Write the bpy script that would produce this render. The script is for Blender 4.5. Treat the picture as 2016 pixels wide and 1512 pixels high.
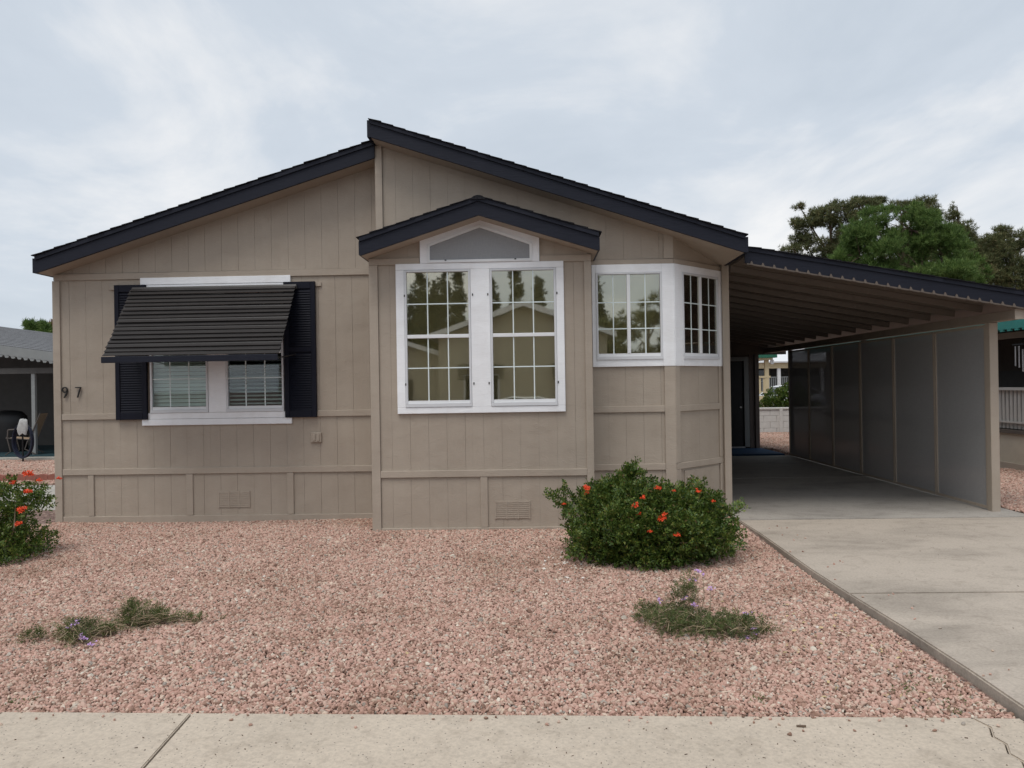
import bpy, bmesh, math, random
import numpy as np
from mathutils import Vector, Matrix
R = math.radians
random.seed(7); rng = np.random.default_rng(7)
S = bpy.context.scene; COL = S.collection
for o in list(bpy.data.objects): bpy.data.objects.remove(o)

# ------------------------------------------------------------------ camera
cam = bpy.data.cameras.new('camera'); camo = bpy.data.objects.new('camera', cam); COL.objects.link(camo)
cam.sensor_fit = 'HORIZONTAL'; cam.sensor_width = 36.0; cam.lens = 36.0*1514/2016
cam.clip_end = 2000; cam.clip_start = .05
yaw = math.atan(41/1514); pitch = math.atan(3.4/1514); roll = .016
fw = Vector((-math.sin(yaw)*math.cos(pitch), math.cos(yaw)*math.cos(pitch), math.sin(pitch)))
r0 = fw.cross(Vector((0, 0, 1))).normalized(); u0 = r0.cross(fw)
rv = r0*math.cos(roll)-u0*math.sin(roll); uv = u0*math.cos(roll)+r0*math.sin(roll)
M = Matrix((rv, uv, -fw)).transposed().to_4x4(); M.translation = (0, 0, 1.6)
camo.matrix_world = M; S.camera = camo
S.render.resolution_x = 1024; S.render.resolution_y = 768

# ------------------------------------------------------------------ sky, sun, exposure
SUN_EL, SUN_AZ = R(66), R(200)          # azimuth clockwise from +Y: behind the camera, a little to its left
SKYX = 7.1
W = bpy.data.worlds.new('World'); S.world = W; W.use_nodes = True
nt = W.node_tree; N = nt.nodes; Lk = nt.links; N.clear()
def wn(t, **k):
    n = N.new(t)
    for a, b in k.items(): setattr(n, a, b)
    return n
out = wn('ShaderNodeOutputWorld'); bg = wn('ShaderNodeBackground'); bg.inputs['Strength'].default_value = 1.0
sky = wn('ShaderNodeTexSky', sky_type='NISHITA', sun_disc=False, sun_elevation=SUN_EL, sun_rotation=SUN_AZ, air_density=1.0, dust_density=2.0)
skm = wn('ShaderNodeMix', data_type='RGBA', blend_type='MULTIPLY'); skm.inputs[0].default_value = 1
Lk.new(sky.outputs[0], skm.inputs[6]); skm.inputs[7].default_value = (.10, .10, .10, 1)
tc = wn('ShaderNodeTexCoord'); sp = wn('ShaderNodeSeparateXYZ'); Lk.new(tc.outputs['Generated'], sp.inputs[0])
zz = wn('ShaderNodeMath', operation='MAXIMUM'); Lk.new(sp.outputs[2], zz.inputs[0]); zz.inputs[1].default_value = 0.0
za = wn('ShaderNodeMath', operation='ADD'); Lk.new(zz.outputs[0], za.inputs[0]); za.inputs[1].default_value = .22
dx = wn('ShaderNodeMath', operation='DIVIDE'); Lk.new(sp.outputs[0], dx.inputs[0]); Lk.new(za.outputs[0], dx.inputs[1])
dy = wn('ShaderNodeMath', operation='DIVIDE'); Lk.new(sp.outputs[1], dy.inputs[0]); Lk.new(za.outputs[0], dy.inputs[1])
cb = wn('ShaderNodeCombineXYZ'); Lk.new(dx.outputs[0], cb.inputs[0]); Lk.new(dy.outputs[0], cb.inputs[1])
n1 = wn('ShaderNodeTexNoise'); n1.inputs['Scale'].default_value = 1.5; n1.inputs['Detail'].default_value = 9; n1.inputs['Roughness'].default_value = .58; n1.inputs['Distortion'].default_value = .5
mp = wn('ShaderNodeMapping'); mp.inputs['Location'].default_value = (3.1, 1.7, 0); mp.inputs['Scale'].default_value = (1, .7, 1)
Lk.new(cb.outputs[0], mp.inputs[0]); Lk.new(mp.outputs[0], n1.inputs['Vector'])
n2 = wn('ShaderNodeTexNoise'); n2.inputs['Scale'].default_value = .28; n2.inputs['Detail'].default_value = 1
mp2 = wn('ShaderNodeMapping'); mp2.inputs['Location'].default_value = (SKYX, 2.0, 0)
Lk.new(cb.outputs[0], mp2.inputs[0]); Lk.new(mp2.outputs[0], n2.inputs['Vector'])
ad = wn('ShaderNodeMix', data_type='FLOAT'); ad.inputs[0].default_value = .5
Lk.new(n1.outputs[0], ad.inputs[2]); Lk.new(n2.outputs[0], ad.inputs[3])
rp = wn('ShaderNodeValToRGB'); e = rp.color_ramp.elements
e[0].position = .38; e[0].color = (.465, .52, .585, 1); e[1].position = .60; e[1].color = (.78, .78, .78, 1)
x_ = e.new(.49); x_.color = (.54, .59, .65, 1)
Lk.new(ad.outputs[0], rp.inputs[0])
cm = wn('ShaderNodeMix', data_type='RGBA'); cm.inputs[0].default_value = .92
Lk.new(skm.outputs[2], cm.inputs[6]); Lk.new(rp.outputs[0], cm.inputs[7]); Lk.new(cm.outputs[2], bg.inputs[0]); Lk.new(bg.outputs[0], out.inputs[0])
sl = bpy.data.lights.new('sun', 'SUN'); sl.energy = 1.5; sl.angle = R(30); sl.color = (1, .96, .9)
so = bpy.data.objects.new('sun', sl); COL.objects.link(so)
sd = Vector((math.sin(SUN_AZ)*math.cos(SUN_EL), math.cos(SUN_AZ)*math.cos(SUN_EL), math.sin(SUN_EL)))
so.rotation_euler = sd.to_track_quat('Z', 'Y').to_euler(); so.location = sd*60
vs = S.view_settings; vs.view_transform = 'Standard'; vs.look = 'None'; vs.exposure = .3; vs.gamma = 1; vs.use_curve_mapping = False
S.render.engine = 'CYCLES'

# ------------------------------------------------------------------ materials
class NT:
    def __init__(s, name):
        s.m = bpy.data.materials.new(name); s.m.use_nodes = True; s.t = s.m.node_tree; s.t.nodes.clear()
        s.out = s.n('ShaderNodeOutputMaterial')
    def n(s, t, ins=None, **k):
        n = s.t.nodes.new(t)
        for a, b in k.items(): setattr(n, a, b)
        for a, b in (ins or {}).items(): n.inputs[a].default_value = b
        return n
    def l(s, a, b): s.t.links.new(a, b)
    def pos(s, sc=(1, 1, 1)):
        g = s.n('ShaderNodeNewGeometry'); m = s.n('ShaderNodeMapping', {'Scale': sc}); s.l(g.outputs['Position'], m.inputs[0]); return m.outputs[0]
    def noise(s, vec, scale, detail=3, rough=.5, dist=0):
        n = s.n('ShaderNodeTexNoise', {'Scale': scale, 'Detail': detail, 'Roughness': rough, 'Distortion': dist}); s.l(vec, n.inputs['Vector']); return n.outputs[0]
    def ramp(s, fac, stops):
        r = s.n('ShaderNodeValToRGB'); e = r.color_ramp.elements
        while len(e) > len(stops): e.remove(e[-1])
        for i, (p, c) in enumerate(stops):
            q = e[i] if i < 2 else e.new(p)
            q.position = p; q.color = (*c, 1)
        s.l(fac, r.inputs[0]); return r.outputs[0]
    def mix(s, a, b, fac=.5, mode='MIX'):
        m = s.n('ShaderNodeMix', data_type='RGBA', blend_type=mode)
        for v, i in ((fac, 0), (a, 6), (b, 7)):
            if hasattr(v, 'is_output'): s.l(v, m.inputs[i])
            else: m.inputs[i].default_value = v if i == 0 else (*v, 1)
        return m.outputs[2]
    def bump(s, h, strength, dist=.01):
        b = s.n('ShaderNodeBump', {'Strength': strength, 'Distance': dist}); s.l(h, b.inputs['Height']); return b.outputs[0]
    def pbr(s, col, rough=.7, normal=None, metal=0, spec=.4, **k):
        p = s.n('ShaderNodeBsdfPrincipled', {'Metallic': metal, 'Specular IOR Level': spec})
        for v, nme in ((col, 'Base Color'), (rough, 'Roughness')):
            if hasattr(v, 'is_output'): s.l(v, p.inputs[nme])
            else: p.inputs[nme].default_value = (*v, 1) if nme == 'Base Color' else v
        for a, b in k.items(): p.inputs[a.replace('_', ' ')].default_value = b
        if normal is not None: s.l(normal, p.inputs['Normal'])
        s.l(p.outputs[0], s.out.inputs[0]); return s.m
MAT = {}
def simple(name, c, rough=.6, var=.08, sc=6, bump=0, bs=60, metal=0, spec=.4, stretch=(1, 1, 1)):
    t = NT(name); v = t.pos(stretch); f = t.noise(v, sc, 4)
    col = t.ramp(f, [(.3, tuple(x*(1-var) for x in c)), (.7, tuple(min(1, x*(1+var)) for x in c))])
    nrm = t.bump(t.noise(v, bs, 3), bump) if bump else None
    MAT[name] = t.pbr(col, rough, nrm, metal, spec); return MAT[name]

def siding(name, c):
    t = NT(name); v = t.pos((1.4, 1.4, 22)); g = t.noise(v, 9, 5, .6, .3)
    kn = t.noise(t.pos((5, 5, 9)), 1.3, 4, .55, 1.2)
    big = t.noise(t.pos(), .9, 3)
    dirt = t.noise(t.pos((6, 6, .7)), 1.2, 4)
    c0 = t.ramp(big, [(.3, tuple(x*.93 for x in c)), (.7, tuple(x*1.05 for x in c))])
    c1 = t.mix(c0, t.ramp(g, [(.3, (.90, .90, .90)), (.65, (1, 1, 1))]), .6, 'MULTIPLY')
    c2 = t.mix(c1, t.ramp(dirt, [(.3, (.93, .92, .91)), (.6, (1, 1, 1))]), .7, 'MULTIPLY')
    h = t.mix(g, t.ramp(kn, [(.56, (.3, .3, .3)), (.62, (1, 1, 1)), (.66, (.4, .4, .4))]), .4)
    spot = t.noise(t.pos((1.5, 1.5, 2.5)), 2.2, 6, .65, .6); c2 = t.mix(c2, t.ramp(spot, [(.30, (.95, .943, .935)), (.46, (1, 1, 1)), (.74, (1.02, 1.02, 1.02))]), .9, 'MULTIPLY')
    wv = t.noise(t.pos((1, 1, 1.6)), 1.7, 2); b0 = t.n('ShaderNodeBump', {'Strength': .35, 'Distance': .05}); t.l(wv, b0.inputs['Height'])
    b1 = t.n('ShaderNodeBump', {'Strength': .45, 'Distance': .006}); t.l(h, b1.inputs['Height']); t.l(b0.outputs[0], b1.inputs['Normal'])
    MAT[name] = t.pbr(c2, .62, b1.outputs[0], 0, .35); return MAT[name]
siding('tan', (.402, .34, .277)); siding('tan_trim', (.412, .349, .285)); siding('white_trim', (.92, .93, .95))
simple('beam_tan_shaded', (.29, .24, .195), .6, .05); simple('rail_grey', (.52, .49, .45), .7, .06); simple('tan_dark', (.34, .288, .236), .6, .05)  # carport beam's tan is darkened: shade under the roof put into its colour
def navy():
    t = NT('navy'); v = t.pos((.8, .8, 18)); g = t.noise(v, 8, 5, .6)
    col = t.ramp(g, [(.3, (.010, .0115, .020)), (.7, (.016, .018, .029))])
    MAT['navy'] = t.pbr(col, .55, t.bump(g, .35, .006), 0, .22)
navy()
simple('navy_plain', (.007, .008, .016), .6, .1, 20, 0, 60, 0, .2)
simple('slat', (.025, .022, .0215), .5, .12, 5, 0, 60, 0, .5)
def shingle(name, a, b):
    t = NT(name); v = t.pos(); n = t.noise(v, 60, 2, .7); m = t.noise(v, 4, 2)
    MAT[name] = t.pbr(t.mix(t.ramp(n, [(.3, a), (.7, b)]), t.ramp(m, [(.35, (.7, .7, .7)), (.65, (1, 1, 1))]), .6, 'MULTIPLY'), .9, t.bump(n, .6, .01), 0, .2)
shingle('shingle_dark', (.010, .010, .013), (.026, .026, .03)); shingle('shingle_grey', (.10, .10, .105), (.25, .255, .265))
simple('alu', (.62, .63, .65), .35, .05, 5, 0, 60, .3, .5)
simple('frame_white', (.66, .67, .69), .4, .03); simple('white_paint', (.78, .79, .80), .4, .03)
simple('muntin', (.72, .80, .79), .4, .02)
simple('black', (.012, .012, .013), .45, .2)
simple('rubber', (.012, .013, .016), .35, .2)
simple('blind', (.80, .87, .83), .5, .03)
simple('shade', (.80, .69, .50), .8, .05, 3)
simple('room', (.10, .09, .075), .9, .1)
def glass(name, tint, r0_, k, tc_=(.86, .88, .80)):
    t = NT(name); lw = t.n('ShaderNodeFresnel', {'IOR': 1.5}); mr = t.n('ShaderNodeMath', {1: k}, operation='MULTIPLY'); t.l(lw.outputs[0], mr.inputs[0])
    a = t.n('ShaderNodeMath', {1: r0_}, operation='ADD', use_clamp=True); t.l(mr.outputs[0], a.inputs[0])
    g = t.n('ShaderNodeBsdfGlossy', {'Color': (*tint, 1), 'Roughness': .02}); tr = t.n('ShaderNodeBsdfTransparent', {'Color': (*tc_, 1)})
    w = t.noise(t.pos(), 1.6, 2); t.l(t.bump(w, .022, .03), g.inputs['Normal'])
    m = t.n('ShaderNodeMixShader'); t.l(a.outputs[0], m.inputs[0]); t.l(tr.outputs[0], m.inputs[1]); t.l(g.outputs[0], m.inputs[2]); t.l(m.outputs[0], t.out.inputs[0]); MAT[name] = t.m
glass('glass_film', (1, .95, .85), .24, 1.0); glass('glass_clear', (.9, .95, 1), .015, 1.0, (.95, .985, .965)); glass('glass_side', (1, .97, .88), .22, 1.0)
def screen(name, c, trans, gr=.5):
    t = NT(name); v = t.pos(); wv = t.noise(t.pos((3, 3, 60)), 5, 3); wv2 = t.noise(t.pos((60, 60, 3)), 5, 3)
    f = t.mix(wv, wv2, .5); col = t.ramp(f, [(.35, tuple(x*.9 for x in c)), (.65, tuple(x*1.08 for x in c))])
    p = t.n('ShaderNodeBsdfPrincipled', {'Roughness': gr, 'Specular IOR Level': .3}); t.l(col, p.inputs['Base Color'])
    tr = t.n('ShaderNodeBsdfTransparent', {'Color': (.8, .8, .82, 1)}); m = t.n('ShaderNodeMixShader', {0: trans})
    t.l(p.outputs[0], m.inputs[1]); t.l(tr.outputs[0], m.inputs[2]); t.l(m.outputs[0], t.out.inputs[0]); MAT[name] = t.m
screen('screen_grey', (.34, .345, .355), .10); screen('screen_dark', (.40, .40, .40), .22)
def concrete(name, c, stain=.35, speck=0., streak=(1, 1, 1)):
    t = NT(name); v = t.pos(); vb = t.pos(streak)
    a = t.noise(vb, 1.1, 6, .6, .4); b = t.noise(v, 55, 4, .7); d = t.noise(v, 260, 2, .6)
    col = t.ramp(a, [(.25, tuple(x*(1-stain) for x in c)), (.5, c), (.75, tuple(min(1, x*1.08) for x in c))])
    col = t.mix(col, t.ramp(b, [(.3, (.72, .72, .72)), (.6, (1.04, 1.03, 1.01))]), .75, 'MULTIPLY')
    e2 = t.noise(v, 7, 6, .7, .8); col = t.mix(col, t.ramp(e2, [(.32, (.80, .79, .78)), (.5, (1, 1, 1))]), .8, 'MULTIPLY')
    if speck:
        vo = t.n('ShaderNodeTexVoronoi', {'Scale': 50}); t.l(v, vo.inputs['Vector'])
        sm = t.noise(v, 9, 3, .6)
        k = t.n('ShaderNodeMath', {1: .36}, operation='MULTIPLY'); t.l(sm, k.inputs[0])
        lt = t.n('ShaderNodeMath', operation='LESS_THAN'); t.l(vo.outputs['Distance'], lt.inputs[0]); t.l(k.outputs[0], lt.inputs[1])
        rn = t.n('ShaderNodeSeparateColor'); t.l(vo.outputs['Color'], rn.inputs[0]); gt = t.n('ShaderNodeMath', {1: .55}, operation='GREATER_THAN'); t.l(rn.outputs[0], gt.inputs[0])
        mm = t.n('ShaderNodeMath', operation='MULTIPLY'); t.l(lt.outputs[0], mm.inputs[0]); t.l(gt.outputs[0], mm.inputs[1]); mk = t.n('ShaderNodeMath', {1: speck}, operation='MULTIPLY'); t.l(mm.outputs[0], mk.inputs[0])
        col = t.mix(col, (.16, .14, .125), mk.outputs[0])
    h = t.mix(b, d, .6)
    MAT[name] = t.pbr(col, .85, t.bump(h, .35, .006), 0, .25)
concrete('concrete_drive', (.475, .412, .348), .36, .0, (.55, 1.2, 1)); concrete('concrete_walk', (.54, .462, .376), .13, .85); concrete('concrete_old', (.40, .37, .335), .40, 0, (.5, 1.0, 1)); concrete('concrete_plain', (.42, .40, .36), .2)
simple('asphalt', (.055, .055, .058), .9, .2, 40, .5, 90)
def pebble():
    t = NT('pebble'); oi = t.n('ShaderNodeObjectInfo')
    col = t.ramp(oi.outputs['Random'], [(0, (.19, .112, .083)), (.12, (.345, .212, .158)), (.35, (.50, .308, .246)), (.6, (.59, .378, .305)), (.8, (.52, .38, .305)), (.91, (.67, .53, .42)), (.965, (.31, .27, .235)), (1, (.75, .67, .56))])
    n = t.noise(t.pos(), 240, 3); col = t.mix(col, t.ramp(n, [(.3, (.8, .8, .8)), (.7, (1.05, 1.05, 1.05))]), .7, 'MULTIPLY')
    patch = t.noise(t.pos(), .8, 4, .6); col = t.mix(col, t.ramp(patch, [(.34, (.78, .75, .71)), (.5, (1, 1, 1))]), .9, 'MULTIPLY')
    MAT['pebble'] = t.pbr(col, .8, None, 0, .3)
pebble()
def gravelbase():
    t = NT('gravel_base'); v = t.n('ShaderNodeTexVoronoi', {'Scale': 38}); t.l(t.pos(), v.inputs['Vector'])
    s = t.n('ShaderNodeSeparateColor'); t.l(v.outputs['Color'], s.inputs[0])
    col = t.ramp(s.outputs[0], [(0, (.07, .045, .038)), (.4, (.20, .13, .11)), (.8, (.30, .205, .17)), (1, (.40, .32, .26))])
    MAT['gravel_base'] = t.pbr(col, .9, t.bump(v.outputs['Distance'], .8, .02), 0, .2)
gravelbase()
def leafmat(name, stops, rough=.45, trans=.25, spec=.4):
    t = NT(name); g = t.n('ShaderNodeNewGeometry'); col = t.ramp(g.outputs['Random Per Island'], stops)
    big = t.noise(t.pos(), 5 if 'pine' not in name else .9, 3); col = t.mix(col, t.ramp(big, [(.3, (.66, .7, .62)), (.7, (1.15, 1.1, 1.0))]), .8, 'MULTIPLY')
    p = t.n('ShaderNodeBsdfPrincipled', {'Roughness': rough, 'Specular IOR Level': spec}); t.l(col, p.inputs['Base Color'])
    tl = t.n('ShaderNodeBsdfTranslucent'); t.l(col, tl.inputs[0]); m = t.n('ShaderNodeMixShader', {0: trans}); t.l(p.outputs[0], m.inputs[1]); t.l(tl.outputs[0], m.inputs[2]); t.l(m.outputs[0], t.out.inputs[0]); MAT[name] = t.m
leafmat('leaf', [(0, (.038, .074, .016)), (.4, (.078, .136, .026)), (.75, (.13, .188, .036)), (.94, (.20, .235, .05)), (1, (.17, .11, .05))])
leafmat('leaf_verbena', [(0, (.07, .095, .034)), (.5, (.12, .165, .055)), (.85, (.18, .20, .08)), (1, (.26, .20, .11))], .6)
leafmat('pine_green', [(0, (.06, .12, .03)), (.5, (.11, .19, .05)), (1, (.21, .29, .09))], .6, .35, .3)
leafmat('pine_olive', [(0, (.075, .095, .042)), (.5, (.14, .165, .075)), (.85, (.19, .19, .09)), (1, (.25, .19, .11))], .6, .35, .3)
leafmat('cypress', [(0, (.016, .03, .014)), (.5, (.035, .055, .025)), (1, (.055, .075, .035))], .6, .15, .3)
leafmat('leaf_rust', [(0, (.16, .07, .03)), (1, (.28, .14, .07))], .6)
leafmat('leaf_pale', [(0, (.12, .17, .16)), (1, (.26, .33, .31))], .6)
simple('flower', (.75, .075, .018), .5, .2, 30); simple('flower_purple', (.50, .30, .62), .6, .15, 40)
simple('stem', (.20, .15, .10), .8, .2, 20); simple('straw', (.36, .28, .18), .8, .15, 20); simple('bark', (.12, .085, .06), .9, .3, 8, .6, 20)
simple('dry_leaf', (.50, .38, .20), .8, .3, 30); simple('white_stone', (.68, .62, .56), .8, .1, 20)
simple('carpet_blue', (.012, .045, .10), .95, .25, 90); simple('teal', (.02, .20, .17), .5, .1); simple('carpet_teal', (.012, .04, .05), .95, .2, 60)
simple('cream', (.62, .52, .33), .6, .05); simple('green_trim', (.02, .13, .08), .5, .1); simple('grey_wall', (.085, .082, .078), .8, .08); simple('mid_grey', (.25, .265, .265), .6, .05)
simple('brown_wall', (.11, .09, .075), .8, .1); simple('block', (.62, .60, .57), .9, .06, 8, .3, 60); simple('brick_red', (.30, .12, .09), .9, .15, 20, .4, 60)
simple('pale_wall', (.50, .45, .36), .7, .05); simple('chair_cloth', (.38, .28, .19), .8, .08, 40); simple('bronze', (.10, .085, .075), .4, .1)
simple('car_white', (.78, .79, .80), .2, .02); simple('car_glass', (.012, .014, .017), .08, .02, 5, 0, 60, 0, .8); simple('chrome', (.6, .6, .62), .2, .02, 5, 0, 60, 1)
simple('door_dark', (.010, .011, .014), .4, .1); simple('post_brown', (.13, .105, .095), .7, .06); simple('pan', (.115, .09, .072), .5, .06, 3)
simple('steel', (.55, .55, .56), .3, .05, 5, 0, 60, .8); simple('cloth_white', (.42, .42, .41), .9, .1, 30, .5, 30); simple('hose_blue', (.012, .016, .035), .4, .2)

# ------------------------------------------------------------------ mesh helpers
WO = {}
def tag(o, label, cat, group=None, kind=None):
    if label: o['label'] = label
    if cat: o['category'] = cat
    if group: o['group'] = group
    if kind: o['kind'] = kind
    return o
def thing(name, loc, label, cat, group=None):
    o = bpy.data.objects.new(name, None); COL.objects.link(o); o.location = loc; o.empty_display_size = .2
    WO[o.name] = Vector(loc); return tag(o, label, cat, group)
def link(name, me, org, parent=None, mat=None):
    o = bpy.data.objects.new(name, me); COL.objects.link(o)
    if mat: me.materials.append(MAT[mat] if isinstance(mat, str) else mat)
    WO[o.name] = Vector(org); o.location = Vector(org)-(WO[parent.name] if parent else Vector((0, 0, 0)))
    if parent: o.parent = parent
    return o
class MB:
    def __init__(s): s.v = []; s.f = []
    def hexa(s, p):         # 8 points: bottom ring 0-3, top ring 4-7
        b = len(s.v); s.v += [tuple(q) for q in p]
        s.f += [tuple(b+i for i in q) for q in ((3, 2, 1, 0), (4, 5, 6, 7), (0, 1, 5, 4), (1, 2, 6, 5), (2, 3, 7, 6), (3, 0, 4, 7))]; return s
    def box(s, x0, x1, y0, y1, z0, z1):
        return s.hexa([(x0, y0, z0), (x1, y0, z0), (x1, y1, z0), (x0, y1, z0), (x0, y0, z1), (x1, y0, z1), (x1, y1, z1), (x0, y1, z1)])
    def prism(s, poly, vec):
        b = len(s.v); n = len(poly); vec = Vector(vec); s.v += [tuple(p) for p in poly]+[tuple(Vector(p)+vec) for p in poly]
        s.f.append(tuple(b+i for i in range(n))); s.f.append(tuple(b+n+i for i in reversed(range(n))))
        s.f += [(b+i, b+n+i, b+n+(i+1) % n, b+(i+1) % n) for i in range(n)]; return s
    def tube(s, pts, r, seg=8, cap=True):
        pts = [Vector(p) for p in pts]; rings = []; b0 = len(s.v)
        for i, p in enumerate(pts):
            d = (pts[min(i+1, len(pts)-1)]-pts[max(i-1, 0)]).normalized(); a = d.orthogonal().normalized() if i == 0 else (a-d*a.dot(d)).normalized(); c = d.cross(a)
            rr = r[i] if isinstance(r, (list, tuple)) else r
            s.v += [tuple(p+(a*math.cos(2*math.pi*k/seg)+c*math.sin(2*math.pi*k/seg))*rr) for k in range(seg)]
        for i in range(len(pts)-1):
            for k in range(seg): s.f.append((b0+i*seg+k, b0+i*seg+(k+1) % seg, b0+(i+1)*seg+(k+1) % seg, b0+(i+1)*seg+k))
        if cap: s.f.append(tuple(b0+k for k in reversed(range(seg)))); s.f.append(tuple(b0+(len(pts)-1)*seg+k for k in range(seg)))
        return s
    def build(s, name, mat, parent=None, org=None, smooth=False, bevel=0):
        V = np.array(s.v, float)
        if org is None: c = (V.min(0)+V.max(0))/2; org = Vector(c) if parent else Vector((c[0], c[1], V[:, 2].min()))
        org = Vector(org); V = V-np.array(org); me = bpy.data.meshes.new(name); me.from_pydata(V.tolist(), [], s.f)
        bm = bmesh.new(); bm.from_mesh(me)
        if bevel: bmesh.ops.bevel(bm, geom=bm.edges[:], offset=bevel, segments=2 if bevel > .01 else 1, affect='EDGES', clamp_overlap=True)
        bmesh.ops.recalc_face_normals(bm, faces=bm.faces); bm.to_mesh(me); bm.free()
        if smooth: me.polygons.foreach_set('use_smooth', [True]*len(me.polygons))
        return link(name, me, org, parent, mat)
def box(name, mat, parent, x0, x1, y0, y1, z0, z1, bevel=0): return MB().box(x0, x1, y0, y1, z0, z1).build(name, mat, parent, None, False, bevel)
def np_mesh(name, V, F, mat, parent=None, org=None, smooth=False):
    V = np.asarray(V, np.float32); F = np.asarray(F, np.int32); k = F.shape[1]
    if org is None: c = (V.min(0)+V.max(0))/2; org = (c[0], c[1], V[:, 2].min())
    V = V-np.array(org, np.float32)
    me = bpy.data.meshes.new(name); me.vertices.add(len(V)); me.vertices.foreach_set('co', V.ravel()); me.loops.add(F.size); me.loops.foreach_set('vertex_index', F.ravel())
    me.polygons.add(len(F)); me.polygons.foreach_set('loop_start', np.arange(0, F.size, k, dtype=np.int32))
    me.update(calc_edges=True)
    if smooth: me.polygons.foreach_set('use_smooth', [True]*len(F))
    return link(name, me, org, parent, mat)
def copy_tree(o, loc, rz=0, parent=None):
    c = o.copy(); COL.objects.link(c)
    if parent is None: c.location = loc; c.rotation_euler.z = rz
    else: c.parent = parent
    for ch in list(o.children):
        copy_tree(ch, None, 0, c)
    return c
class Fr:                    # a wall plane: u along it, v up, w outwards
    def __init__(s, o, u, n): s.o = Vector(o); s.u = Vector(u).normalized(); s.n = Vector(n).normalized()
    def p(s, u, v, w=0): return s.o+s.u*u+Vector((0, 0, v))+s.n*w
def fb(fr, name, mat, parent, u0, u1, v0, v1, w0, w1, bevel=0, mb=None):
    h = [fr.p(u, v, w) for v in (v0, v1) for (u, w) in ((u0, w1), (u1, w1), (u1, w0), (u0, w0))]
    m = (mb or MB()).hexa(h)
    return m if mb else m.build(name, mat, parent, None, False, bevel)
def fpoly(fr, name, mat, parent, poly, w0, w1, mb=None):
    m = (mb or MB()).prism([fr.p(u, v, w0) for u, v in poly], fr.n*(w1-w0))
    return m if mb else m.build(name, mat, parent)

# ------------------------------------------------------------------ ground, gravel, concrete
def sst(a, b, x): t = np.clip((x-a)/(b-a), 0, 1); return t*t*(3-2*t)
def gz(x, y):
    x = np.asarray(x, float); y = np.asarray(y, float)
    z = -.075+.095*sst(5.8, 9.1, y)-.03*sst(9.4, 11.5, y)+.012*np.sin(x*1.3+.7)*np.sin(y*1.1+.3)*sst(4.2, 5.0, y)
    z = z+.02*sst(1.3, 2.2, x)*sst(7.5, 5.5, y)*(x < 4)-.03*sst(1.3, 2.2, x)*sst(6.5, 8.5, y)*sst(9.6, 9.0, y)*(x < 4)
    z = np.where((x > 2.42) & (x < 5.7) & (y < 18.6), np.minimum(z, -.12), z)
    return z
def sw_y(x): return 3.845-.024*x           # edge between sidewalk and gravel
gx = np.concatenate([[-900, -300, -120, -60, -30], np.arange(-16, 16.1, .4), [30, 60, 120, 300, 900]])
gy = np.concatenate([[-900, -300, -100, -40, -20, -8], np.arange(2.4, 30.1, .4), [45, 80, 150, 400, 1200]])
GX, GY = np.meshgrid(gx, gy); GZ = gz(GX, GY)-.012; GZ = np.where(GY < 3.6, -.24, GZ)
nx, ny = len(gx), len(gy); idx = np.arange(nx*ny).reshape(ny, nx)
Fq = np.stack([idx[:-1, :-1], idx[:-1, 1:], idx[1:, 1:], idx[1:, :-1]], -1).reshape(-1, 4)
g = np_mesh('ground', np.stack([GX.ravel(), GY.ravel(), GZ.ravel()], -1), Fq, 'gravel_base', None, (0, 0, 0), True); tag(g, 'pink gravel ground running under the yards', 'ground', None, 'structure')

def pebble_points(x0, x1, y0, y1, s, test=None):
    X, Yg = np.meshgrid(np.arange(x0, x1, s), np.arange(y0, y1, s*.93)); X = X+(np.arange(X.shape[0]) % 2)[:, None]*s/2
    X = X.ravel()+rng.uniform(-.42, .42, X.size)*s; Yg = Yg.ravel()+rng.uniform(-.42, .42, Yg.size)*s
    m = Yg > sw_y(X)+.004
    if test is not None: m &= test(X, Yg)
    X = X[m]; Yg = Yg[m]; return np.stack([X, Yg, gz(X, Yg)+rng.uniform(-.004, .004, X.size)], -1)
def yard(x, y):
    front = np.where(x < -1.83, 9.2, np.where(x < .68, 8.5, np.where(x < 1.64, 8.95, 8.95+(x-1.64))))
    vis = (x > -.72*y-.35)
    return (y < front+.01) & (x < 2.325) & vis & ~((x < -5.86) & (y > 9.05))
P1 = pebble_points(-7.4, 2.34, 3.7, 9.7, .0174, yard)
P2 = np.concatenate([pebble_points(5.77, 9.0, 8.4, 13.9, .024), pebble_points(5.77, 9.5, 3.6, 8.4, .032), pebble_points(5.6, 9.4, 17.3, 24.6, .034), pebble_points(-14.6, -6.2, 13.4, 18.3, .034)])
P3 = pebble_points(-7.5, 2.25, 3.75, 8.6, .105, yard); P3[:, 2] += .004
ps_x = np.concatenate([rng.uniform(-5, 2.3, 90), rng.uniform(2.38, 2.75, 26)]); ps_y = np.concatenate([sw_y(ps_x[:90])-np.abs(rng.normal(0, .09, 90)), rng.uniform(4, 8.6, 26)]); ps_z = np.where(ps_x < 2.34, -.040, .005)
P4 = np.stack([ps_x, ps_y, ps_z], -1); PT = np.concatenate([P1, P2, P3, P4]); SZ = np.concatenate([np.full(len(P1), .98), np.full(len(P2), 1.5), np.full(len(P3), 1.5), np.full(len(P4), .7)])*np.exp(rng.normal(0, .17, len(PT)))
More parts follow.
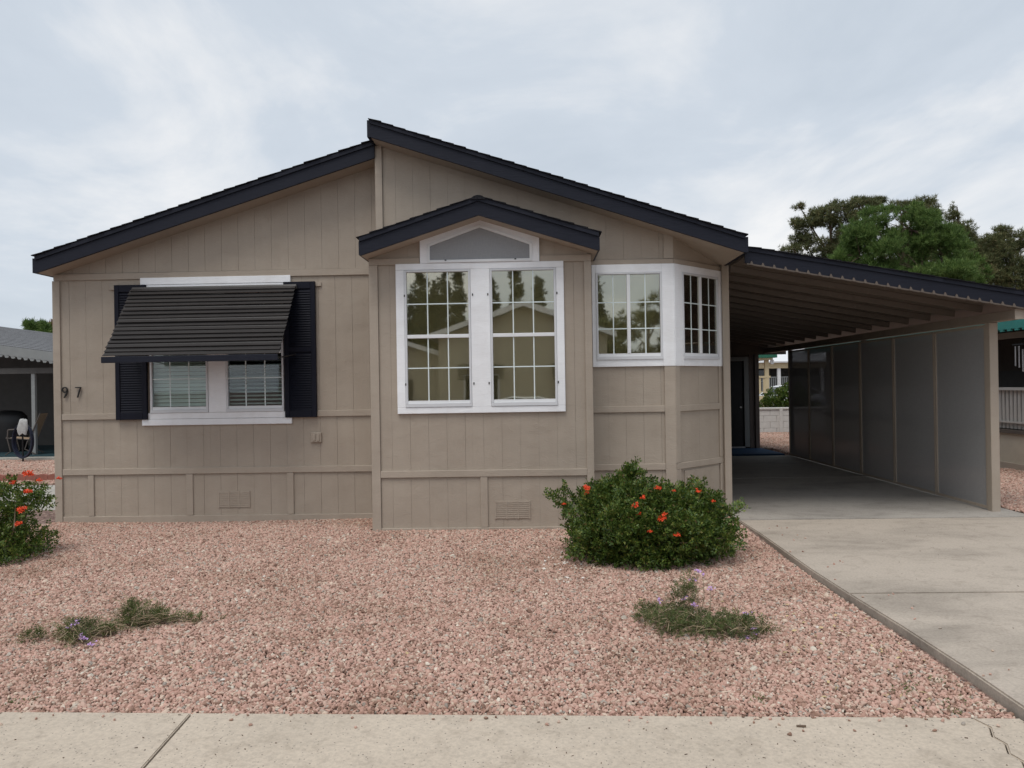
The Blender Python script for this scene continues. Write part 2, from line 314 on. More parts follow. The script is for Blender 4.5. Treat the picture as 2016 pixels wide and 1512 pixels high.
def gravel_nodes():
    ng = bpy.data.node_groups.new('gravel_scatter', 'GeometryNodeTree')
    ng.interface.new_socket('Geometry', in_out='INPUT', socket_type='NodeSocketGeometry'); ng.interface.new_socket('Geometry', in_out='OUTPUT', socket_type='NodeSocketGeometry')
    n = ng.nodes.new; l = ng.links.new
    gi = n('NodeGroupInput'); go = n('NodeGroupOutput'); join = n('GeometryNodeGeometryToInstance')
    for k in range(4):
        ic = n('GeometryNodeMeshIcoSphere'); ic.inputs['Radius'].default_value = 1; ic.inputs['Subdivisions'].default_value = 2
        nz = n('ShaderNodeTexNoise'); nz.noise_dimensions = '4D'; nz.inputs['W'].default_value = 3.7*k; nz.inputs['Scale'].default_value = .9; nz.inputs['Detail'].default_value = 2
        sb = n('ShaderNodeVectorMath'); sb.operation = 'SUBTRACT'; sb.inputs[1].default_value = (.5, .5, .5); l(nz.outputs['Color'], sb.inputs[0])
        ml = n('ShaderNodeVectorMath'); ml.operation = 'SCALE'; ml.inputs['Scale'].default_value = 1.7; l(sb.outputs[0], ml.inputs[0])
        sp_ = n('GeometryNodeSetPosition'); l(ic.outputs[0], sp_.inputs['Geometry']); l(ml.outputs[0], sp_.inputs['Offset'])
        sm = n('GeometryNodeSetShadeSmooth'); l(sp_.outputs[0], sm.inputs[0]); sm.inputs['Shade Smooth'].default_value = (k % 2 == 0)
        mt = n('GeometryNodeSetMaterial'); mt.inputs['Material'].default_value = MAT['pebble']; l(sm.outputs[0], mt.inputs[0]); l(mt.outputs[0], join.inputs[0])
    iop = n('GeometryNodeInstanceOnPoints'); l(gi.outputs[0], iop.inputs['Points']); l(join.outputs[0], iop.inputs['Instance']); iop.inputs['Pick Instance'].default_value = True
    ri = n('FunctionNodeRandomValue'); ri.data_type = 'INT'; ri.inputs['Min'].default_value[0] if False else None
    for s_ in ri.inputs:
        if s_.type == 'INT' and s_.name == 'Min': s_.default_value = 0
        if s_.type == 'INT' and s_.name == 'Max': s_.default_value = 3
    l([o for o in ri.outputs if o.type == 'INT'][0], iop.inputs['Instance Index'])
    rr = n('FunctionNodeRandomValue'); rr.data_type = 'FLOAT_VECTOR'; rr.inputs[0].default_value = (0, 0, 0); rr.inputs[1].default_value = (.9, .9, 6.283)
    l([o for o in rr.outputs if o.type == 'VECTOR'][0], iop.inputs['Rotation'])
    rs = n('FunctionNodeRandomValue'); rs.data_type = 'FLOAT_VECTOR'; rs.inputs[0].default_value = (.0085, .0065, .0055); rs.inputs[1].default_value = (.0155, .0115, .0095)
    for s_ in rs.inputs:
        if s_.name == 'Seed': s_.default_value = 5
    na = n('GeometryNodeInputNamedAttribute'); na.data_type = 'FLOAT'; na.inputs['Name'].default_value = 'size'
    sc = n('ShaderNodeVectorMath'); sc.operation = 'SCALE'; l([o for o in rs.outputs if o.type == 'VECTOR'][0], sc.inputs[0]); l(na.outputs[0], sc.inputs['Scale'])
    l(sc.outputs[0], iop.inputs['Scale']); l(iop.outputs[0], go.inputs[0]); return ng
me = bpy.data.meshes.new('gravel'); me.vertices.add(len(PT)); me.vertices.foreach_set('co', PT.astype(np.float32).ravel())
at = me.attributes.new('size', 'FLOAT', 'POINT'); at.data.foreach_set('value', SZ.astype(np.float32))
gr = link('gravel', me, (0, 0, 0), None, 'pebble'); md = gr.modifiers.new('scatter', 'NODES'); md.node_group = gravel_nodes(); tag(gr, 'loose pink and tan landscaping gravel filling the yard', 'gravel', None, 'stuff')

def slab(name, mat, parent, poly, z0, z1, bevel=.012):
    m = MB().prism([(x, y, z0) for x, y in poly], (0, 0, z1-z0)); o = m.build(name, mat, parent, None, False, 0)
    if bevel:
        bm = bmesh.new(); bm.from_mesh(o.data); zt = max(v.co.z for v in bm.verts)
        ed = [e_ for e_ in bm.edges if all(abs(v.co.z-zt) < 1e-5 for v in e_.verts)]; bmesh.ops.bevel(bm, geom=ed, offset=bevel, segments=2, affect='EDGES'); bm.to_mesh(o.data); bm.free()
    return o
sw = thing('sidewalk', (0, 3.3, -.24), 'pale speckled concrete sidewalk along the gravel', 'sidewalk'); sw['kind'] = 'structure'
jx = [-16.2, -8.9, -1.76, None, 9.2, 16]
crack = [(2.10, 0), (2.13, -.10), (2.085, -.2), (2.10, -.27), (2.06, -.36), (2.075, -.43), (2.02, -.56), (2.03, -.75), (1.98, -.95), (2.0, -1.12)]
def sw_poly(xa, xb):
    g_ = .006
    return [(xa+g_, sw_y(xa)-1.12), (xb-g_, sw_y(xb)-1.12), (xb-g_, sw_y(xb)), (xa+g_, sw_y(xa))]
for xa, xb in ((-16, -8.9), (-8.9, -5.3)): slab('slab', 'concrete_walk', sw, sw_poly(xa, xb), -.24, -.045)
slab('slab', 'concrete_walk', sw, [(-5.29, sw_y(-5.3)-1.12), (-1.70, sw_y(-1.7)-1.12), (-1.775, sw_y(-1.775)), (-5.29, sw_y(-5.3))], -.24, -.045, .005)
c = [(x, sw_y(2.1)+dy_) for x, dy_ in crack]
slab('slab', 'concrete_walk', sw, [(-1.764, sw_y(-1.75)), (-1.69, sw_y(-1.7)-1.12)]+[(x-.004, y) for x, y in reversed(c)], -.24, -.045, .006)
slab('slab', 'concrete_walk', sw, [(x+.004, y) for x, y in c]+[(2.33, sw_y(2.33)-1.12), (2.33, sw_y(2.33))], -.24, -.047, .006)
slab('slab', 'concrete_walk', sw, sw_poly(5.8, 14), -.24, -.045)
slab('joint_bed', 'stem', sw, [(-16, sw_y(-16)-1.12), (2.3, sw_y(2.3)-1.12), (2.3, sw_y(2.3)-.01), (-16, sw_y(-16)-.01)], -.238, -.095, 0)
kb = thing('kerb', (0, 2.6, -.24), 'low concrete kerb between sidewalk and road', 'kerb'); kb['kind'] = 'structure'
for i in range(-4, 4): slab('kerb_stone', 'concrete_plain', kb, [(i*3.6, 2.45-.024*i*3.6), (i*3.6+3.58, 2.45-.024*(i+1)*3.6), (i*3.6+3.58, 2.755-.024*(i+1)*3.6), (i*3.6, 2.755-.024*i*3.6)], -.24, -.06, .02)
rd = box('road', 'asphalt', None, -80, 80, -7.2, 2.5, -.3, -.18); tag(rd, 'dark asphalt street in front of the houses', 'road', None, 'structure')
dv = thing('driveway', (4, 10, -.1), 'long concrete driveway running under the carport', 'driveway'); dv['kind'] = 'structure'
DX0, DX1 = 2.355, 5.76
def drv_edge(y): return DX0+.018*math.sin(y*1.7)
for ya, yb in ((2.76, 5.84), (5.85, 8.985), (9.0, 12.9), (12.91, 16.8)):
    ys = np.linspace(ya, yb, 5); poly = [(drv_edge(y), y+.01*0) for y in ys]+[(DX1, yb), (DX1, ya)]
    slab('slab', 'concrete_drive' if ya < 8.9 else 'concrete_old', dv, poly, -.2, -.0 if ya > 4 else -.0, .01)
slab('joint_bed', 'concrete_plain', dv, [(DX0+.03, 2.8), (DX0+.03, 16.78), (DX1-.02, 16.78), (DX1-.02, 2.8)], -.2, -.03, 0)

# ------------------------------------------------------------------ the house
house = thing('house', (-1.7, 9.2, 0), 'tan manufactured house with navy roof trim, white window surrounds and number 97', 'house')
FL = Fr((0, 9.2, 0), (1, 0, 0), (0, -1, 0)); FR = Fr((0, 8.95, 0), (1, 0, 0), (0, -1, 0)); FB = Fr((0, 8.5, 0), (1, 0, 0), (0, -1, 0))
FD = Fr((1.64, 8.95, 0), (1, 1, 0), (1, -1, 0)); DL = 1.025
def zL(x): return 3.02+(x+5.826)*.3127        # underside of left rake
def zR(x): return 3.046+(2.395-x)*.3330       # underside of right rake
def zB(x): return 3.43-abs(x+.552)*.318       # underside of bay rake
def planks(fr, wall, u0, u1, v0, v1, ug, hole=None, top=None, pw=.2035, mat='tan'):
    hs = hole or []
    cuts = sorted({u0, u1} | {ug+k*pw for k in range(-60, 60) if u0+.012 < ug+k*pw < u1-.012})
    for a, b in zip(cuts[:-1], cuts[1:]):
        sub = sorted({a, b} | {q for h in hs for q in h[:2] if a+.004 < q < b-.004})
        for c_, d in zip(sub[:-1], sub[1:]):
            sp_ = [(v0, v1)]
            for h in hs:
                if h[0] < (c_+d)/2 < h[1]: sp_ = [q for s0, s1 in sp_ for q in ((s0, min(s1, h[2])), (max(s0, h[3]), s1)) if q[1]-q[0] > .01]
            gw = random.choice((.0009, .0012, .0016, .0021)); ga = gw if c_ == a else 0; gb = .0008 if d == b else 0; off = random.uniform(-.0012, .001)
            for s0, s1 in sp_:
                if top and s1 == v1: fpoly(fr, 'siding_plank', mat, wall, [(c_+ga, s0), (d-gb, s0), (d-gb, top(d)), (c_+ga, top(c_))], -.0062, off)
                else: fb(fr, 'siding_plank', mat, wall, c_+ga, d-gb, s0, s1, -.0062, off)
def backing(fr, name, u0, u1, v0, v1, holes, parent, mat='tan_dark', th=.1):
    us = sorted({u0, u1} | {q for h in holes for q in h[:2]}); vs_ = sorted({v0, v1} | {q for h in holes for q in h[2:]}); m = MB()
    for a, b in zip(us[:-1], us[1:]):
        for c_, d in zip(vs_[:-1], vs_[1:]):
            if not any(h[0] < (a+b)/2 < h[1] and h[2] < (c_+d)/2 < h[3] for h in holes): fb(fr, '', '', None, a, b, c_, d, -th, -.0065, mb=m)
    return m.build(name, mat, parent)
T0, T1 = 0.0015, .021
def board(fr, wall, u0, u1, v0, v1, mat='tan_trim', w1=T1, name='trim_board', w0=T0): return fb(fr, name, mat, wall, u0, u1, v0, v1, w0, w1, .003)

# left wall
hL = [(-4.63, -3.91, 1.33, 2.80), (-3.70, -2.99, 1.33, 2.80)]
wl = backing(FL, 'front_wall', -5.80, -1.80, -.12, 3.05, hL, house)
XG = -5.62
planks(FL, wl, -5.80, -1.80, .60, 3.04, XG, hL); planks(FL, wl, -5.80, -1.80, -.1, .60, XG)
gab = MB(); fpoly(FL, '', '', None, [(-5.80, 3.0), (-1.80, 3.0), (-1.80, zL(-1.8)+.06), (-5.80, zL(-5.8)+.06)], -.10, -.0065, gab); gl = gab.build('gable_wall', 'tan_dark', house)
planks(FL, gl, -5.76, -1.80, 3.045, 9, XG+.05, None, lambda u: zL(u)+.05)
board(FL, wl, -5.80, -1.78, 2.962, 3.04); board(FL, wl, -5.72, -1.78, 1.268, 1.340); board(FL, wl, -5.72, -1.78, .598, .672); board(FL, wl, -5.72, -1.78, -.1, .095)
board(FL, wl, -5.815, -5.725, -.1, 2.958, w1=.024)
for a, b in ((-5.411, -5.34), (-4.206, -4.125), (-2.978, -2.898)): board(FL, wl, a, b, .098, .594, w1=.018)
board(FL, wl, -5.11, -2.525, 2.835, 2.885)
board(FL, wl, -4.728, -2.897, 2.889, 2.974, 'white_trim', .03); board(FL, wl, -4.66, -2.95, 2.80, 2.886, 'white_trim', .026)
board(FL, wl, -4.729, -2.903, 1.188, 1.262, 'white_trim', .032); board(FL, wl, -4.66, -2.96, 1.265, 1.336, 'white_trim', .026)
board(FL, wl, -3.914, -3.699, 1.339, 2.797, 'white_trim', .026)
def nails(fr, wall, pts):
    m = MB()
    for u, v, w in pts: m.tube([fr.p(u, v, w), fr.p(u, v, w+.003)], .0045, 6)
    m.build('nail_heads', 'tan_trim', wall)['kind'] = 'stuff'
nails(FL, wl, [(-5.6+.42*k+random.uniform(-.03, .03), z+random.uniform(-.01, .01), .0205) for k in range(9) for z in (.635, 1.305, 3.0, .06)]+[(x+random.uniform(-.1, .1), z, -.001) for x in (-5.1, -4.7, -3.6, -3.3, -2.4, -3.5, -3.1) for z in (.27+random.uniform(-.05, .05), .9+random.uniform(-.1, .1))])
# wall plate, vents, number
pl = thing_part = fb(FL, 'outlet_cover', 'tan_trim', house, -2.68, -2.55, .955, 1.078, .002, .03, .006)
for a in (-2.655, -2.605): fb(FL, 'cover_flap', 'tan_trim', pl, a, a+.035, .975, 1.06, .03, .042, .004)
def vent(fr, a, b, c_, d):
    v = fb(fr, 'foundation_vent', 'tan_trim', house, a, b, c_, d, .0015, .006)
    for q in range(4):
        u = a+(b-a-.012)*q/3; fb(fr, 'vent_bar', 'tan_trim', v, u, u+.012, c_, d, .006, .013)
    for q in range(9):
        z = c_+.008+(d-c_-.016)*q/8.6; fb(fr, 'vent_louver', 'tan_trim', v, a+.012, b-.002, z, z+.012, .006, .0105)
vent(FL, -3.82, -3.435, .182, .382); vent(FB, -.442, -.05, .130, .330)
def stroke(fr, pts, wd, w0, w1, closed=False):
    m = MB(); n_ = len(pts); L_ = []; R_ = []
    for i in range(n_):
        a = Vector(pts[(i-1) % n_ if closed else max(i-1, 0)]); b = Vector(pts[(i+1) % n_ if closed else min(i+1, n_-1)]); d = (b-a).normalized(); nn = Vector((-d.y, d.x))*wd/2
        L_.append(Vector(pts[i])+nn); R_.append(Vector(pts[i])-nn)
    for i in range(n_ if closed else n_-1):
        j = (i+1) % n_; m.hexa([fr.p(*q, w) for w in (w0, w1) for q in (L_[i], L_[j], R_[j], R_[i])])
    return m
ring = [(-5.675+.030*math.cos(a), 1.636+.030*math.sin(a)) for a in np.linspace(0, 2*math.pi, 24, endpoint=False)]
m = stroke(FL, ring, .0125, .014, .030, True); t_ = stroke(FL, [(-5.645, 1.636), (-5.6465, 1.615), (-5.655, 1.59), (-5.672, 1.56), (-5.684, 1.541)], .0125, .014, .030); b = len(m.v); m.v += t_.v; m.f += [tuple(i+b for i in f) for f in t_.f]
m.build('house_number_nine', 'black', house)
m = stroke(FL, [(-5.545, 1.662), (-5.475, 1.662)], .0125, .014, .030); t_ = stroke(FL, [(-5.479, 1.664), (-5.497, 1.62), (-5.52, 1.541)], .0125, .014, .030); b = len(m.v); m.v += t_.v; m.f += [tuple(i+b for i in f) for f in t_.f]
m.build('house_number_seven', 'black', house)
# shutters
def shutter(u0, u1, v0, v1):
    s = fb(FL, 'shutter', 'navy_plain', house, u0, u1, v0, v1, .022, .036)
    for a, b, c_, d in ((u0, u0+.055, v0, v1), (u1-.055, u1, v0, v1), (u0+.056, u1-.056, v0, v0+.085), (u0+.056, u1-.056, v1-.085, v1), (u0+.056, u1-.056, (v0+v1)/2-.03, (v0+v1)/2+.03)): fb(FL, 'shutter_rail', 'navy_plain', s, a, b, c_, d, .037, .058, .003)
    m = MB(); z = v0+.09
    while z < v1-.11:
        if not (v0+v1)/2-.055 < z < (v0+v1)/2+.03:
            m.hexa([FL.p(u, v, w) for (v, w) in ((z, .053), (z+.026, .038)) for u, w in ((u0+.057, w), (u1-.057, w), (u1-.057, w-.001), (u0+.057, w-.001))])
        z += .0295
    m.build('shutter_louvers', 'navy_plain', s)['kind'] = 'stuff'
shutter(-5.035, -4.653, 1.262, 2.89); shutter(-2.975, -2.594, 1.262, 2.89)

# windows
def window(fr, parent, u0, u1, v0, v1, glassm, cols, splits_u, splits_v, rails_v=(), rails_u=(), fw_=.024, blind=None, w=.03, bars=.0125):
    win = fb(fr, 'window', 'frame_white', parent, u0, u1, v0, v0+.035, -.02, w+.008)         # bottom frame rail, carries the rest
    for n_, a, b, c_, d in (('frame', u0, u0+fw_, v0+.0355, v1), ('frame', u1-fw_, u1, v0+.0355, v1), ('frame', u0+fw_, u1-fw_, v1-fw_, v1)): fb(fr, n_, 'frame_white', win, a, b, c_, d, -.02, w+.004, .003)
    fb(fr, 'sash_sill', 'white_paint', win, u0+fw_, u1-fw_, v0+.036, v0+.07, -.015, w-.006)
    for z in rails_v: fb(fr, 'meeting_rail', 'white_paint', win, u0+fw_, u1-fw_, z-.02, z+.02, -.015, w-.002, .003)
    for u in rails_u: fb(fr, 'meeting_stile', 'white_paint', win, u-.02, u+.02, v0+.07, v1-fw_, -.015, w-.002, .003)
    for z in splits_v: fb(fr, 'muntin', 'muntin', win, u0+fw_, u1-fw_, z-bars/2, z+bars/2, .009, .0125)
    for u in splits_u: fb(fr, 'muntin', 'muntin', win, u-bars/2, u+bars/2, v0+.07, v1-fw_, .009, .0135)
    us = [u0+fw_]+list(rails_u)+[u1-fw_]; vz = [v0+.07]+list(rails_v)+[v1-fw_]
    for a, b in zip(us[:-1], us[1:]):
        for c_, d in zip(vz[:-1], vz[1:]): fb(fr, 'pane', glassm, win, a, b, c_, d, .0055, .0085)
    if blind == 'shade': fb(fr, 'roller_shade', 'shade', win, u0-.05, u1+.05, v0-.05, v1+.05, -.135, -.128)
    elif blind:
        z = v0+.05; i = 0
        while z < v1:
            tilt = blind + random.uniform(-.08, .08); dz = .025*math.sin(tilt); dw = .025*math.cos(tilt)
            m = MB().hexa([fr.p(u, v, w_) for (v, w_) in ((z-dz, -.07+dw), (z+dz, -.07-dw)) for u, w_ in ((u0-.02, w_+.0015), (u1+.02, w_+.0015), (u1+.02, w_-.0015), (u0-.02, w_-.0015))])
            m.build('blind_slat', 'blind', win); z += .047
    return win
window(FL, house, -4.624, -3.917, 1.339, 2.795, 'glass_clear', 3, (-4.385, -4.155), (1.745, 2.38), (2.06,), blind=.95)
window(FL, house, -3.697, -2.994, 1.339, 2.795, 'glass_clear', 3, (-3.46, -3.228), (1.745, 2.38), (2.06,), blind=.35)
# awning
aw = MB(); fb(FL, '', '', None, -4.80, -2.80, 2.80, 2.845, .06, .085, mb=aw); awn = aw.build('awning', 'slat', house)
NS = 17
for k in range(NS):
    f0 = k/NS; f1 = (k+.80)/NS; a = (2.835, .09); b = (1.985, .74)
    z0 = a[0]+(b[0]-a[0])*f0; w0 = a[1]+(b[1]-a[1])*f0; z1 = a[0]+(b[0]-a[0])*f1; w1 = a[1]+(b[1]-a[1])*f1
    e0 = random.uniform(-.004, .004); ex = .012*random.random(); zt = random.uniform(-.003, .003)
    pr = [(z0+.022, w0-.012), (z0, w0), (z0-.029, w0+.046), (z0-.034, w0+.044), (z0-.034, w0+.040), (z0-.029, w0+.040), (z0-.002, w0-.004), (z0+.022, w0-.016)]
    MB().prism([FL.p(-4.795-.0*k-ex, z+zt, w+e0) for z, w in pr], (1.985+ex, 0, .004*random.uniform(-1, 1))).build('awning_slat', 'slat', awn)
fb(FL, 'awning_valance', 'navy', awn, -4.812, -2.822, 1.925, 1.995, .735, .752, .004)
for u in (-4.35, -3.25, -2.86): MB().tube([FL.p(u, 2.82, .08), FL.p(u, 1.97, .725)], .009, 6).build('awning_rafter', 'slat', awn)
for u in (-4.78, -2.84): MB().tube([FL.p(u, 1.95, .73), FL.p(u, 2.02, .03)], .008, 6).build('awning_arm', 'slat', awn)

# right wall with bay and angled corner
hR = [(.75, 1.50, 1.89, 2.88)]
wr = backing(FR, 'front_wall', -1.80, 1.64, -.12, 3.05, hR, house)
planks(FR, wr, .66, 1.64, .60, 3.04, -1.57, hR); planks(FR, wr, .66, 1.64, -.1, .60, -1.57)
gab = MB(); fpoly(FR, '', '', None, [(-1.80, 3.04), (1.64, 3.04), (1.64, zR(1.64)+.06), (-1.80, zR(-1.8)+.06)], -.10, -.0065, gab); gr_ = gab.build('gable_wall', 'tan_dark', house)
planks(FR, gr_, -1.72, 1.56, 3.045, 9, -1.57, None, lambda u: zR(u)+.05)
board(FR, gr_, -1.803, -1.72, 3.0, zR(-1.75)+.0, w1=.024)
fpoly(FR, 'trim_board', 'tan_trim', gr_, [(1.535, 3.045), (1.645, 3.045), (1.645, zR(1.645)+.03), (1.535, zR(1.535)+.03)], T0, .02)
board(FR, wr, .66, 1.645, 2.985, 3.04)
board(FR, wr, .66, 1.52, 1.27, 1.342); board(FR, wr, .66, 1.52, .60, .672); board(FR, wr, .66, 1.645, -.1, .095); board(FR, wr, 1.522, 1.645, .098, 1.80)
for a in ((.70, .745, 1.80, 2.984), (1.508, 1.645, 1.80, 2.984), (.746, 1.507, 1.80, 1.883), (.746, 1.507, 2.892, 2.984)): board(FR, wr, *a, 'white_trim', .026)
window(FR, house, .745, 1.508, 1.883, 2.892, 'glass_side', 2, (.945, 1.315), (2.24, 2.545), (), (1.122,), blind='shade')
hD = [(.16, .92, 1.89, 2.89)]
wd_ = backing(FD, 'angled_wall', 0, DL, -.12, 3.05, hD, house)
planks(FD, wd_, 0, DL, .60, 3.04, .0, hD, None, .5); planks(FD, wd_, 0, DL, -.1, .60, .12, None, None, .2)
fpoly(FD, 'angled_gable', 'tan', house, [(0, 3.045), (DL, 3.045), (DL, zR(2.365)+.02), (0, zR(1.64)+.06)], -.1, 0)
board(FD, wd_, .0, DL, 2.985, 3.04)
board(FD, wd_, .08, .93, 1.27, 1.342); board(FD, wd_, .0, DL, .60, .672); board(FD, wd_, .0, DL, -.1, .095)
board(FD, wd_, -.008, .079, .675, 1.80); board(FD, wd_, -.008, .079, .098, .598); board(FD, wd_, .931, DL, .675, 1.80); board(FD, wd_, .931, DL, .098, .598)
for a in ((-.008, .15, 1.80, 2.984), (.926, DL, 1.80, 2.984), (.151, .925, 1.80, 1.883), (.151, .925, 2.90, 2.984)): board(FD, wd_, *a, 'white_trim', .026)
window(FD, house, .151, .925, 1.883, 2.90, 'glass_side', 2, (.345, .73), (2.24, 2.545), (), (.535,), blind='shade')
hb = fb(FD, 'access_hatch', 'tan', house, .16, .90, .11, .575, .003, .012)
for a in (.36, .56, .76): fb(FD, 'hatch_batten', 'tan_trim', hb, a, a+.006, .12, .57, .012, .014)
fb(FD, 'hatch_handle', 'tan_trim', hb, .2, .3, .48, .50, .012, .03, .004)
box('corner_post', 'tan_trim', house, 2.365, 2.45, 9.60, 9.72, -.1, 3.06, .004)
# bay
hB = [(-1.40, -.68, 1.385, 2.89), (-.45, .265, 1.385, 2.89), (-1.13, 0, 2.975, 3.15)]
wb = backing(FB, 'bay_wall', -1.797, .658, -.12, 3.03, hB[:2], house)
planks(FB, wb, -1.70, .585, .60, 3.03, -1.57, hB[:2]); planks(FB, wb, -1.70, .585, -.1, .60, -1.57)
gab = MB(); fpoly(FB, '', '', None, [(-1.797, 3.031), (.658, 3.031), (.658, zB(.658)+.03), (-.552, zB(-.552)+.03), (-1.797, zB(-1.797)+.03)], -.1, -.0065, gab); gb = gab.build('bay_gable', 'tan_dark', house)
planks(FB, gb, -1.76, -.552, 3.032, 9, -1.57, None, lambda u: zB(u)+.02); planks(FB, gb, -.552, .62, 3.032, 9, -1.57, None, lambda u: zB(u)+.02)
box('bay_side_wall', 'tan', house, -1.797, -1.72, 8.6005, 9.195, -.12, 3.08); box('bay_side_wall', 'tan', house, .58, .658, 8.6005, 8.935, -.12, 3.08)
board(FB, wb, -1.80, -1.702, -.02, 2.958, w1=.024); board(FB, wb, .582, .661, -.02, 2.958, w1=.024)
board(FB, wb, -1.80, -1.232, 2.96, 3.032); board(FB, wb, .10, .661, 2.96, 3.032)
board(FB, wb, -1.701, .581, .60, .675); board(FB, wb, -1.701, .581, -.1, .04); board(FB, wb, -.595, -.517, .042, .598, w1=.018)
for a in ((-1.50, .357, 2.898, 2.966), (-1.50, .357, 1.307, 1.377), (-1.50, -1.408, 1.378, 2.897), (.273, .357, 1.378, 2.897), (-.671, -.459, 1.378, 2.897)): board(FB, wb, *a, 'white_trim', .030)
GP = 'glass_film'
for a, b in ((-1.406, -.673), (-.457, .271)):
    d = (b-a-.06)/3
    window(FB, house, a, b, 1.380, 2.895, GP, 3, (a+.03+d, a+.03+2*d), (2.16+.36, 1.45+.36), (2.16,), blind='shade')
for a in (-1.43, .295):
    for z in (1.62, 2.60): fb(FB, 'screen_clip', 'black', house, a+(.02 if a < 0 else -.02), a+.012+(.02 if a < 0 else -.02), z, z+.025, .0305, .036)
for a in (-.655, -.487):
    for z in (1.62, 2.60): fb(FB, 'screen_clip', 'black', house, a, a+.012, z, z+.025, .0305, .036)
def ringpoly(outer, inner, name, mat, parent, w0, w1):
    m = MB(); n_ = len(outer)
    for i in range(n_):
        j = (i+1) % n_; m.hexa([FB.p(*q, w) for w in (w0, w1) for q in (outer[i], outer[j], inner[j], inner[i])])
    return m.build(name, mat, parent)
o5 = [(-1.225, 2.968), (.094, 2.968), (.094, 3.256), (-.561, 3.456), (-1.225, 3.256)]
m5 = [(-1.145, 2.972), (.016, 2.972), (.016, 3.176), (-.562, 3.385), (-1.145, 3.176)]
i5 = [(-1.115, 3.000), (-.014, 3.000), (-.014, 3.154), (-.562, 3.352), (-1.115, 3.154)]
pw_ = ringpoly(o5, m5, 'peak_window', 'white_trim', house, T0, .033)
ringpoly(m5, i5, 'frame', 'white_paint', pw_, .010, .045)
fpoly(FB, 'screen', 'screen_grey', pw_, i5, .022, .026); fpoly(FB, 'pane', 'car_glass', pw_, i5, .003, .007)
for u in (-.95, -.18): fb(FB, 'clip', 'black', pw_, u, u+.02, 2.99, 3.0, .045, .052)

# roofs
YB = 25.0
def rake(roofp, xa, za, xb, zb, y, hb=.148, ht=.045):
    d = Vector((xb-xa, 0, zb-za)).normalized()
    MB().prism([(xa, y, za), (xb, y, zb), (xb, y, zb+hb), (xa, y, za+hb)], (0, .035, 0)).build('fascia', 'navy', roofp)
    MB().prism([(xa, y-.018, za+hb+.001), (xb, y-.018, zb+hb+.001), (xb, y-.018, zb+hb+ht), (xa, y-.018, za+hb+ht)], (0, .053, 0)).build('drip_board', 'navy', roofp)
def courses(roofp, xa, za, xb, zb, y0, y1, n_, th=.013, mat='shingle_dark'):   # xa is the eave (low) end
    dxc = (xb-xa)/n_; dzc = (zb-za)/n_; sg = 1 if xb > xa else -1
    for k in range(n_):
        x0 = xa+dxc*k; z0 = za+dzc*k; x1 = x0+dxc*1.3; z1 = z0+dzc*1.3; j = random.uniform(-.008, .008)
        if k == n_-1: x1 = xb; z1 = zb
        a = .011+random.uniform(0, .007); MB().prism([(x0-sg*.012, y0+j, z0+.004), (x1, y0+j, z1+.001), (x1, y0+j, z1+.006), (x0-sg*.012, y0+j, z0+a)], (0, y1-y0, 0)).build('shingle_course', mat, roofp)
# left roof
rl = MB().prism([(-5.83, 8.936, 3.02), (-1.80, 8.936, 3.02+4.03*.3127), (-1.80, 8.936, 3.02+4.03*.3127+.165), (-5.83, 8.936, 3.02+.165)], (0, YB-8.936, 0)).build('roof', 'tan', house)
rake(rl, -5.835, 3.018, -1.80, 3.018+4.035*.3127, 8.9); courses(rl, -5.85, 3.21, -1.80, 3.21+4.05*.3127, 8.868, YB, 30)
box('eave_fascia', 'navy', rl, -5.87, -5.835, 8.9, YB, 3.018, 3.19)
# right roof
rr_ = MB().prism([(-1.79, 8.686, zR(-1.79)), (2.39, 8.686, zR(2.39)), (2.39, 8.686, zR(2.39)+.165), (-1.79, 8.686, zR(-1.79)+.165)], (0, YB-8.686, 0)).build('roof', 'tan', house)
rake(rr_, -1.795, zR(-1.795), 2.395, zR(2.395), 8.65, .15, .04); courses(rr_, 2.41, zR(2.41)+.19, -1.81, zR(-1.81)+.19, 8.615, YB, 31)
box('eave_fascia', 'navy', rr_, 2.396, 2.43, 8.65, 9.6, 3.046, 3.22); box('ridge_fascia', 'navy', rr_, -1.83, -1.796, 8.65, YB, zR(-1.795), zR(-1.795)+.19)
# bay roof
yb0, yb1 = 8.20, 8.93
br = None
for sg, xe in ((-1, -1.825), (1, .715)):
    ax = -.552; za = 3.43; ze = za-abs(xe-ax)*.318
    o = MB().prism([(ax, yb0+.036, za), (xe, yb0+.036, ze), (xe, yb0+.036, ze+.165), (ax, yb0+.036, za+.165)], (0, yb1-yb0-.036, 0)).build('bay_roof', 'tan', house)
    MB().prism([(ax, yb0, za), (xe, yb0, ze), (xe, yb0, ze+.148), (ax, yb0, za+.148)], (0, .035, 0)).build('fascia', 'navy', o)
    MB().prism([(ax, yb0-.018, za+.149), (xe+sg*.012, yb0-.018, ze+.145), (xe+sg*.012, yb0-.018, ze+.188), (ax, yb0-.018, za+.192)], (0, .053, 0)).build('drip_board', 'navy', o)
    box('eave_fascia', 'navy', o, min(xe, xe+sg*.02), max(xe, xe+sg*.02), yb0, yb1, ze+.004, ze+.15)
    courses(o, xe+sg*.03, ze+.19-.009, ax, za+.193, yb0-.03, yb1, 9)
    if sg == -1: MB().prism([(-.552+.09*math.sin(a)*1.0, yb0-.035, 3.43+.132+.075*math.cos(a)) for a in np.linspace(-1.15, 1.15, 9)], (0, yb1-yb0, 0)).build('ridge_cap', 'shingle_dark', o)
